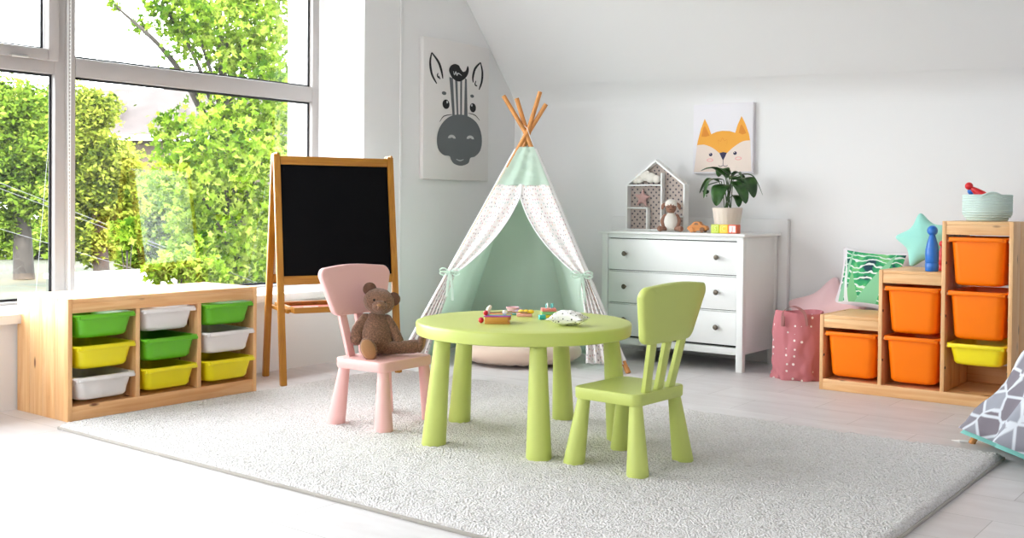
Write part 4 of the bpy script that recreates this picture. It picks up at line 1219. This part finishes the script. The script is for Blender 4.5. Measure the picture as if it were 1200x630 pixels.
# ------------------------------------------------------------------ grey tent at the right edge
def grey_tent():
    AP = Vector((3.84, -.17, 1.5)); A = Vector((3.018, -.135, 0)); B = Vector((3.80, -.985, 0)); C_ = Vector((4.65, -.20, 0)); Dk = Vector((3.86, .65, 0))
    root = thing('play_tent', 'grey and white patterned play tent with aqua lining at the right edge', 'play tent', A)
    m = bpy.data.materials.new('grey_lattice_cotton'); m.use_nodes = True; nt = m.node_tree; L = nt.links; b = nt.nodes['Principled BSDF']; b.inputs['Roughness'].default_value = .85
    tc = nt.nodes.new('ShaderNodeTexCoord'); v = nt.nodes.new('ShaderNodeTexVoronoi'); v.feature = 'DISTANCE_TO_EDGE'; v.inputs['Scale'].default_value = 12; v.inputs['Randomness'].default_value = .35
    L.new(tc.outputs['Object'], v.inputs['Vector'])
    r = nt.nodes.new('ShaderNodeValToRGB'); r.color_ramp.interpolation = 'LINEAR'; e = r.color_ramp.elements; e[0].position = .035; e[0].color = (.72, .74, .79, 1); e[1].position = .09; e[1].color = (.27, .26, .30, 1)
    v2 = nt.nodes.new('ShaderNodeTexVoronoi'); v2.inputs['Scale'].default_value = 12; v2.inputs['Randomness'].default_value = .35; L.new(tc.outputs['Object'], v2.inputs['Vector'])
    h = nt.nodes.new('ShaderNodeSeparateColor'); L.new(v2.outputs['Color'], h.inputs['Color'])
    gr = nt.nodes.new('ShaderNodeValToRGB'); gr.color_ramp.elements[0].color = (.20, .17, .20, 1); gr.color_ramp.elements[1].color = (.36, .38, .44, 1); L.new(h.outputs[0], gr.inputs['Fac'])
    L.new(v.outputs['Distance'], r.inputs['Fac']); r.color_ramp.elements[0].color = (0, 0, 0, 1); r.color_ramp.elements[1].color = (1, 1, 1, 1)
    gm_ = nt.nodes.new('ShaderNodeMix'); gm_.data_type = 'RGBA'; L.new(r.outputs['Color'], gm_.inputs['Factor']); gm_.inputs[6].default_value = (.70, .73, .79, 1); L.new(gr.outputs['Color'], gm_.inputs[7]); L.new(gm_.outputs[2], b.inputs['Base Color'])
    aq = mat('aqua_lining', (.25, .62, .56), .8)
    A_, B_, C2, D2, P_ = A-A, B-A, C_-A, Dk-A, AP-A
    for f in (A_, B_, C2, D2):
        q = MB(); q.tube([f, P_, P_+(P_-f)*.12], .013, 12); q.build('pole', M_pole, root)
    def panel(a, b, sl):
        nrm = (b-P_).cross(a-P_).normalized(); cen = (A_+B_+C2+D2)/4
        if nrm.dot((a+b)/2-cen) < 0: nrm = -nrm
        def mk(off, nm, mm, t1, hem=0):
            def fn(u, v):
                t = .06+(t1-.06)*v
                p = lerp(lerp(P_, a, t), lerp(P_, b, t), u)
                w = .022*math.sin(u*19+v*5)*v**3 + .026*noise.noise(Vector((u*9+sl, v*7, 2)))*(.3+v) + .012*noise.noise(Vector((u*26+sl, v*20, 5)))
                sg = max(0, v-.86)*.6*(.5+.5*math.sin(u*24+1))
                p = p+nrm*(off+w+sg*.9)
                p.z = max(p.z-(.0), .006+hem)
                return p
            grid(nm, fn, 70, 46, mm, root, .002)
        mk(.034, 'side_panel', m, .975); mk(.016, 'lining', aq, .985)
    panel(A_, B_, 0); panel(D2, A_, 3); panel(B_, C2, 7); panel(C2, D2, 11)
    q = MB(); q.loft([[( -.075, -.005, .002), (-.04, -.02, .002), (-.005, -.004, .004), (-.04, .006, .003)], [(-.075, -.005, .004), (-.04, -.02, .010), (-.005, -.004, .012), (-.04, .006, .008)]]); q.build('strap', M_sleeve, root)
grey_tent()

# ------------------------------------------------------------------ toys on the table
ZT = .4805
def table_toys():
    yaw = math.atan2(.612, .79)
    # xylophone
    root = thing('toy_xylophone', 'small wooden rainbow xylophone on the round table', 'toy xylophone', (1.602, -1.40, ZT), yaw)
    q = MB(); q.box(-.048, .048, -.052, .052, 0, .006, .001); q.box(-.048, .040, -.052, -.040, .006, .026, .002); q.box(-.030, .052, .040, .052, .006, .026, .002); q.build('base', mat('honey_wood', (.66, .30, .06), .5), root)
    for i, c in enumerate(((.55, .08, .42), (.20, .15, .55), (.03, .35, .60), (.10, .50, .15), (.85, .60, .04), (.85, .28, .03), (.70, .05, .04))):
        q = MB(); y = -.044+i*.0147; q.box(-.052+i*.003, .050+i*.001, y-.006, y+.006, .0265, .0305, .0012); q.build('bar', mat('bar_paint_%d' % i, c, .35), root)
    for i, (hc, a, b, bc, nm) in enumerate((((.55, .33, .18), (-.045, -.030, .040), (.055, .065, .036), (.60, .02, .03), 'red'), ((.55, .33, .18), (.028, -.012, .041), (.115, .05, .036), (.85, .78, .70), 'cream'))):
        t = thing('toy_mallet', '%s-headed wooden mallet lying on the toy xylophone' % nm, 'mallet', (1.602, -1.40, ZT), 0, 'xylophone mallets'); t.rotation_euler = (0, 0, yaw)
        q = MB(); q.tube([a, b], .0028, 8); q.build('handle', mat('mallet_handle_'+nm, hc, .5), t)
        q = MB(); q.sphere(a, .0098, 16, 12); q.build('head', mat('mallet_head_'+nm, bc, .4), t)
    q = MB(); q.sphere((0, 0, .011), .011, 16, 12); o = q.build('wooden_bead', mat('red_bead', (.60, .02, .04), .4), loc=(1.60, -1.485, ZT)); tag(o, 'round red wooden bead at the left end of the xylophone', 'bead')
    o.location = (1.563, -1.452, ZT)
    q = MB(); capsule(q, [(0, 0, 0), (.004, 0, .014), (.012, 0, .024)], [.008, .009, .007], 12); o = q.build('toy_figure', mat('cream_paint', (.82, .70, .62), .5)); o.location = (1.585, -1.44, ZT+.039); tag(o, 'tiny cream wooden figure on top of the xylophone', 'toy figure')
    # pink / lilac toy with blue dish behind
    root = thing('toy_teacup', 'small pink and lilac toy behind the xylophone', 'toy', (1.455, -1.115, ZT), yaw)
    q = MB(); q.lathe([(.030, 0), (.034, .003), (.034, .007), (.030, .009)], 24); q.build('saucer', mat('toy_blue', (.25, .60, .68), .5), root)
    q = MB(); q.lathe([(.014, .009), (.020, .013), (.028, .030), (.026, .031), (.016, .014)], 24); q.build('cup', mat('toy_pink', (.80, .45, .52), .5), root)
    q = MB(); q.box(.006, .040, -.02, .008, .0095, .024, .004); q.build('handle', mat('toy_lilac', (.62, .50, .72), .5), root)
    # yellow on pink
    root = thing('toy_flower_block', 'yellow flower-shaped toy on a pink base on the table', 'toy', (1.545, -1.145, ZT), yaw)
    q = MB(); q.box(-.036, .026, -.018, .018, 0, .012, .003); q.build('base', mat('toy_salmon', (.85, .42, .38), .5), root)
    q = MB()
    for x in (-.022, -.003, .016): q.sphere((x+.006, 0, .020), (.014, .016, .008), 16, 10)
    q.build('petals', mat('toy_yellow', (.88, .62, .03), .45), root)
    # cake of layered blocks with candles
    root = thing('toy_cake', 'striped wooden toy cake with candles on the table', 'toy cake', (1.640, -1.115, ZT), yaw+.1)
    for i, c in enumerate(((.86, .66, .05), (.25, .52, .20), (.82, .25, .22))):
        q = MB(); q.box(-.030, .028, -.024, .024, .001+i*.0125, .0125+i*.0125, .0015); q.build('layer', mat('cake_layer_%d' % i, c, .5), root)
    for x, y, c in ((-.012, -.010, (.12, .55, .55)), (-.004, .008, (.85, .85, .82)), (.010, -.004, (.12, .55, .55)), (.018, .010, (.12, .55, .55))):
        q = MB(); q.lathe([(.0028, .038), (.0028, .055), (.001, .058)], 10, Matrix.Translation((x, y, 0))); q.build('candle', mat('candle_paint', c, .5), root)
    q = MB(); q.box(-.013, .013, -.012, .012, 0, .018, .0025); o = q.build('wooden_cube', mat('teal_paint', (.04, .46, .46), .45), loc=(1.663, -1.192, ZT), rot=(0, 0, .9)); tag(o, 'small teal wooden cube in front of the toy cake', 'toy block')
    q = MB(); q.box(-.010, .010, -.010, .010, 0, .020, .0025); o = q.build('wooden_cube', mat('green_paint', (.10, .36, .22), .45), loc=(1.700, -1.085, ZT), rot=(0, 0, .4)); tag(o, 'small dark green wooden cube behind the toy cake', 'toy block')
    # spotted sachet pillow
    N = 22; W, H, D = .150, .115, .032
    vs = []; fs = []
    for sg in (1, -1):
        for j in range(N+1):
            for i in range(N+1):
                u, v = i/N, j/N; e = (math.sin(PI*u)*math.sin(PI*v))**.5
                pin = 1-.22*math.sin(PI*u)*(abs(v-.5)*2)**2; pin2 = 1-.22*math.sin(PI*v)*(abs(u-.5)*2)**2
                vs.append(((u-.5)*W*pin2, (v-.5)*H*pin, D*.75+sg*D*e*(1 if sg > 0 else .72) + .006*noise.noise(Vector((u*6, v*6, sg)))))
    for b in (0, (N+1)**2):
        for j in range(N):
            for i in range(N): a = b+j*(N+1)+i; fs.append((a, a+1, a+N+2, a+N+1) if b == 0 else (a, a+N+1, a+N+2, a+1))
    me = bpy.data.meshes.new('spotted_pillow'); me.from_pydata(vs, [], fs)
    o = link('spotted_pillow', me, dots_mat('spotted_cotton', (.85, .84, .82), (.02, .02, .03), 78, .24, cols=[(.02, .02, .03), (.05, .04, .04), (.5, .4, .1), (.03, .03, .05)]), None, True, 180, (1.855, -1.290, ZT+.0), (0, 0, math.radians(20)))
    tag(o, 'tiny white spotted pillow lying on the round table', 'pillow')
table_toys()

# ------------------------------------------------------------------ outside
def foliage_mat(nm, ca, cb, cc):
    m = bpy.data.materials.new(nm); m.use_nodes = True; nt = m.node_tree; L = nt.links
    nt.nodes.remove(nt.nodes['Principled BSDF']); out = nt.nodes['Material Output']
    g = nt.nodes.new('ShaderNodeNewGeometry'); n = nt.nodes.new('ShaderNodeTexNoise'); n.inputs['Scale'].default_value = 1.4; n.inputs['Detail'].default_value = 2
    L.new(g.outputs['Position'], n.inputs['Vector'])
    ad = nt.nodes.new('ShaderNodeMath'); ad.operation = 'MULTIPLY_ADD'; L.new(g.outputs['Random Per Island'], ad.inputs[0]); ad.inputs[1].default_value = .45; 
    sb = nt.nodes.new('ShaderNodeMath'); sb.operation = 'SUBTRACT'; L.new(n.outputs['Fac'], sb.inputs[0]); sb.inputs[1].default_value = .22; L.new(sb.outputs[0], ad.inputs[2])
    r = nt.nodes.new('ShaderNodeValToRGB'); e = r.color_ramp.elements; e[0].position = .25; e[0].color = (*ca, 1); e[1].position = .5; e[1].color = (*cb, 1); x = e.new(.86); x.color = (*cc, 1)
    L.new(ad.outputs[0], r.inputs['Fac'])
    d = nt.nodes.new('ShaderNodeBsdfDiffuse'); t = nt.nodes.new('ShaderNodeBsdfTranslucent'); mx = nt.nodes.new('ShaderNodeMixShader'); mx.inputs[0].default_value = .45
    L.new(r.outputs['Color'], d.inputs[0]); L.new(r.outputs['Color'], t.inputs[0]); L.new(d.outputs[0], mx.inputs[1]); L.new(t.outputs[0], mx.inputs[2]); L.new(mx.outputs[0], out.inputs['Surface'])
    return m
bark = mat('bark', (.030, .024, .02), .9, bump=1, bscale=20, var=.4, vscale=6)
def leafmesh(clumps, n, size, seed, lobes=False):
    rnd = random.Random(seed); vs = []; fs = []
    tot = sum(c[3]**2 for c in clumps)
    for (x, y, z, r) in clumps:
        for _ in range(int(n*r*r/tot)):
            while True:
                a, b, c = rnd.uniform(-1, 1), rnd.uniform(-1, 1), rnd.uniform(-1, 1)
                l = a*a+b*b+c*c
                if .12 < l < 1: break
            k = r*(1+.55*noise.noise(Vector((a*2.4+x, b*2.4+y, c*2.4+z)))+.30*noise.noise(Vector((a*6+x, b*6+y, c*6+z))))*rnd.uniform(.85, 1.22)
            p = Vector((x+a*k, y+b*k, z+c*k*.85))
            s = size*rnd.uniform(.6, 1.25)
            u = Vector((rnd.gauss(0, 1), rnd.gauss(0, 1), rnd.gauss(0, .6))).normalized()
            w = u.cross(Vector((rnd.gauss(0, 1), rnd.gauss(0, 1), rnd.gauss(0, 1)))).normalized()
            if lobes:
                m0 = len(vs)
                up = u.cross(w)
                pts = []
                for q in range(10):
                    ang = 2*PI*q/10; rr = s*(.62 if q % 2 == 0 else .30)
                    pts.append(p+u*math.cos(ang)*rr+w*math.sin(ang)*rr+up*(.12*s*math.sin(q)))
                vs += pts; fs.append(tuple(range(m0, m0+10)))
            else:
                m0 = len(vs); vs += [p-u*s*.6, p+w*s*.3, p+u*s*.6, p-w*s*.3]; fs.append((m0, m0+1, m0+2, m0+3))
    me = bpy.data.meshes.new('foliage'); me.from_pydata([tuple(v) for v in vs], [], fs); return me
G0 = -1.15
def tree(nm, label, base, clumps, n, size, fm, trunk_r=.12, lobes=False, seed=1, group='trees outside the window'):
    root = thing(nm, label, 'tree', base, 0, group)
    b = Vector(base)
    cl = [(c[0]-b.x, c[1]-b.y, c[2]-b.z, c[3]) for c in clumps]
    link('foliage', leafmesh(cl, n, size, seed, lobes), fm, root, False)
    q = MB(); top = max(c[2] for c in cl)
    cx = sum(c[0] for c in cl)/len(cl); cy = sum(c[1] for c in cl)/len(cl)
    q.tube(spline([(0, 0, 0), (cx*.3, cy*.3, top*.35), (cx*.7, cy*.7, top*.65), (cx, cy, top*.95)], 6), [trunk_r*(1-.04*i) if i < 19 else trunk_r*.25 for i in range(19)], 10)
    for c in cl:
        q.tube(spline([(cx*.4, cy*.4, max(.1, min(c[2]*.6, top*.5))), ((cx*.4+c[0])/2, (cy*.4+c[1])/2, c[2]*.85), (c[0], c[1], c[2])], 4), [trunk_r*.35*(1-.07*i) for i in range(9)], 6)
    q.build('trunk', bark, root)
Cam = Vector((4.125, -4.5717, .9327))
def at(u, v, t): return Cam + (F + R*((u-600)/1233.5) + U*((261.7-v)/1233.5))*t      # a point t metres into the view
fmA = foliage_mat('maple_leaves', (.03, .07, .006), (.12, .20, .014), (.30, .36, .07))
fmB = foliage_mat('tree_leaves', (.03, .055, .010), (.12, .20, .02), (.29, .36, .06))
fmC = foliage_mat('olive_leaves', (.035, .055, .010), (.16, .20, .024), (.36, .37, .07))
def clump(u, v, t, rp): p = at(u, v, t); return (p.x, p.y, p.z, rp/1233.5*t)
mp_ = [clump(265, 30, 12.5, 62), clump(320, 60, 13.2, 55), clump(225, 25, 12, 40), clump(290, 110, 12.6, 60), clump(330, 160, 13.4, 55), clump(255, 175, 12, 62), clump(215, 205, 11.6, 42),
       clump(300, 215, 12.8, 60), clump(250, 260, 12.2, 50), clump(325, 270, 13.4, 50), clump(275, 310, 12.6, 50), clump(215, 300, 11.8, 26), clump(195, 150, 12, 22), clump(245, 328, 12.2, 34), clump(310, 330, 12.8, 45), clump(300, -20, 12.8, 60), clump(190, 5, 11.8, 22), clump(165, 30, 12.5, 11), clump(133, 5, 12, 8)]
p = at(285, 330, 12.8)
tree('maple_tree', 'bright yellow-green maple tree behind the right half of the window', (p.x, p.y, G0), mp_, 15000, .082, fmA, .10, True, 3)
p = at(150, 330, 10.5)
tree('maple_sapling', 'small bright leafy shrub low beside the glass reflection', (p.x, p.y, G0), [clump(150, 277, 10.5, 16), clump(138, 268, 10.6, 10), clump(158, 262, 10.4, 8)], 420, .085, fmA, .02, True, 5, 'shrubs outside the window')
p = at(185, 340, 9.0)
tree('maple_sapling', 'bright leafy shrub above the white terrace wall', (p.x, p.y, G0), [clump(185, 318, 9, 15), clump(215, 312, 9.1, 22), clump(240, 320, 9.1, 20)], 900, .07, fmA, .02, True, 6, 'shrubs outside the window')
p = at(28, 330, 28)
tree('broadleaf_tree', 'dense mid-green tree behind the left window pane', (p.x, p.y, G0), [clump(30, 130, 28, 40), clump(0, 160, 29, 40), clump(55, 175, 28, 36), clump(15, 210, 28, 42), clump(-35, 190, 28, 50), clump(45, 235, 28, 30), clump(-10, 120, 28, 34), clump(70, 120, 29, 22), clump(5, 265, 28, 26)], 24000, .15, fmB, .28, False, 8)
p = at(120, 330, 24)
tree('broadleaf_tree', 'olive-green tree just right of the window mullion', (p.x, p.y, G0), [clump(108, 130, 24, 30), clump(95, 175, 24, 32), clump(130, 190, 24, 34), clump(100, 225, 24, 34), clump(140, 240, 24, 28), clump(105, 280, 24, 30), clump(78, 260, 24, 24)], 20000, .12, fmC, .2, False, 9)
p = at(190, 330, 30)
tree('broadleaf_tree', 'dark green tree behind the white reflection in the glass', (p.x, p.y, G0), [clump(185, 235, 30, 40), clump(215, 260, 30, 40), clump(175, 280, 30, 34), clump(240, 230, 31, 30), clump(160, 300, 30, 26)], 12000, .16, fmB, .2, False, 10)
p = at(40, 310, 38)
tree('broadleaf_tree', 'far dark hedge-like tree low behind the left pane', (p.x, p.y, G0), [clump(60, 280, 38, 30), clump(20, 285, 38, 28), clump(-30, 280, 38, 34), clump(110, 290, 38, 30), clump(150, 300, 38, 26)], 6000, .25, fmB, .15, False, 12)
q = MB(); q.box(-90, -1.3, -60, 90, G0-.3, G0)
gm = mat('lawn', (.026, .030, .012), 1, var=.45, vscale=.6)
tag(q.build('lawn', gm, smooth=False), 'yellowish grass and bare soil of the yard outside', 'lawn')['kind'] = 'stuff'
# house beyond the trees
def far_house():
    c = at(165, 190, 48); yaw = math.atan2(R.y, R.x)
    root = thing('house', 'pale pink house with a brown tiled roof beyond the trees', 'house', (c.x, c.y, G0), yaw)
    wl = mat('pink_render', (.075, .052, .042), .9, var=.1, vscale=.5)
    q = MB(); q.box(-4.6, 5.5, 0, 7, 0, 5.05); q.build('wall', wl, root, smooth=False)
    q = MB(); q.prism([(-.5, 5.05), (7.5, 5.05), (3.5, 7.6)], -5, 6, 'X'); q.build('roof', mat('brown_roof', (.040, .031, .030), .9, var=.2, vscale=1.5), root, smooth=False)
    q = MB(); q.box(-5.1, 6.1, -.7, -.4, 4.85, 5.1); q.build('gutter', mat('white_gutter', (.85, .85, .85), .6), root, smooth=False)
    for x in (-3.2, -1.0, 1.2, 3.4):
        q = MB(); q.box(x, x+1.0, -.05, .0, 2.9, 4.3); q.build('window', mat('house_window', (.02, .022, .025), .2), root, smooth=False)
    for x in (-2.2, .6):
        q = MB(); q.box(x, x+.9, .6, 1.8, 5.5, 6.6); q.build('dormer', mat('dormer_white', (.09, .075, .07), .8), root, smooth=False)
far_house()
q = MB(); a, b = at(90, 330, 10.5), at(230, 330, 10.5)
q.box(-4.9, -4.55, .35, 1.42, G0+.001, .24, .02)
q.box(-4.95, -4.50, .30, 1.47, .241, .285, .01)
tag(q.build('terrace_wall', mat('white_masonry', (.8, .8, .8), .8)), 'low white masonry wall just outside the window', 'wall')
for i, (a, b) in enumerate((((14, 226, 15), (110, 262, 14)), ((92, 250, 15), (200, 292, 13)), ((0, 268, 15), (180, 322, 13)), ((60, 130, 20), (44, 320, 16)))):
    A_, B_ = at(*a), at(*b); A_ += (A_-B_)*3; B_ += (B_-A_)*.5
    q = MB(); q.tube([A_, B_], .0035, 6)
    o = q.build('overhead_cable', mat('pale_cable', (.05, .05, .055), .6))
    tag(o, ('upper thin pale cable crossing before the trees', 'middle thin pale cable crossing before the trees', 'lowest thin pale cable crossing before the trees', 'thin pale steep cable behind the left pane')[i], 'cable', 'cables outside the window')

# ------------------------------------------------------------------ light
w = bpy.data.worlds.new('sky'); SC.world = w; w.use_nodes = True
bg = w.node_tree.nodes['Background']; bg.inputs['Color'].default_value = (.93, .97, 1.0, 1); bg.inputs['Strength'].default_value = 11.0
sl = bpy.data.lights.new('sun', 'SUN'); sl.energy = 8; sl.angle = math.radians(3); sl.color = (1, .95, .85)
so = bpy.data.objects.new('sun', sl); COL.objects.link(so); so.rotation_euler = (math.radians(28), math.radians(32), 0)
def portal(loc, rot, sx, sy):
    pl = bpy.data.lights.new('portal', 'AREA'); pl.shape = 'RECTANGLE'; pl.size = sx; pl.size_y = sy; pl.cycles.is_portal = True
    po = bpy.data.objects.new('portal', pl); COL.objects.link(po); po.location = loc; po.rotation_euler = rot
portal((-1.22, -2.04, 1.55), (0, math.radians(-90), 0), 2.2, 3.92)
portal((1.1, -6.62, 1.6), (math.radians(90), 0, 0), 2.0, 1.0)
SC.cycles.max_bounces = 10; SC.cycles.diffuse_bounces = 6; SC.cycles.transparent_max_bounces = 16
SC.cycles.sample_clamp_indirect = 12
SC.cycles.caustics_reflective = False; SC.cycles.caustics_refractive = False
SC.cycles.use_denoising = True
SC.view_settings.exposure = .50
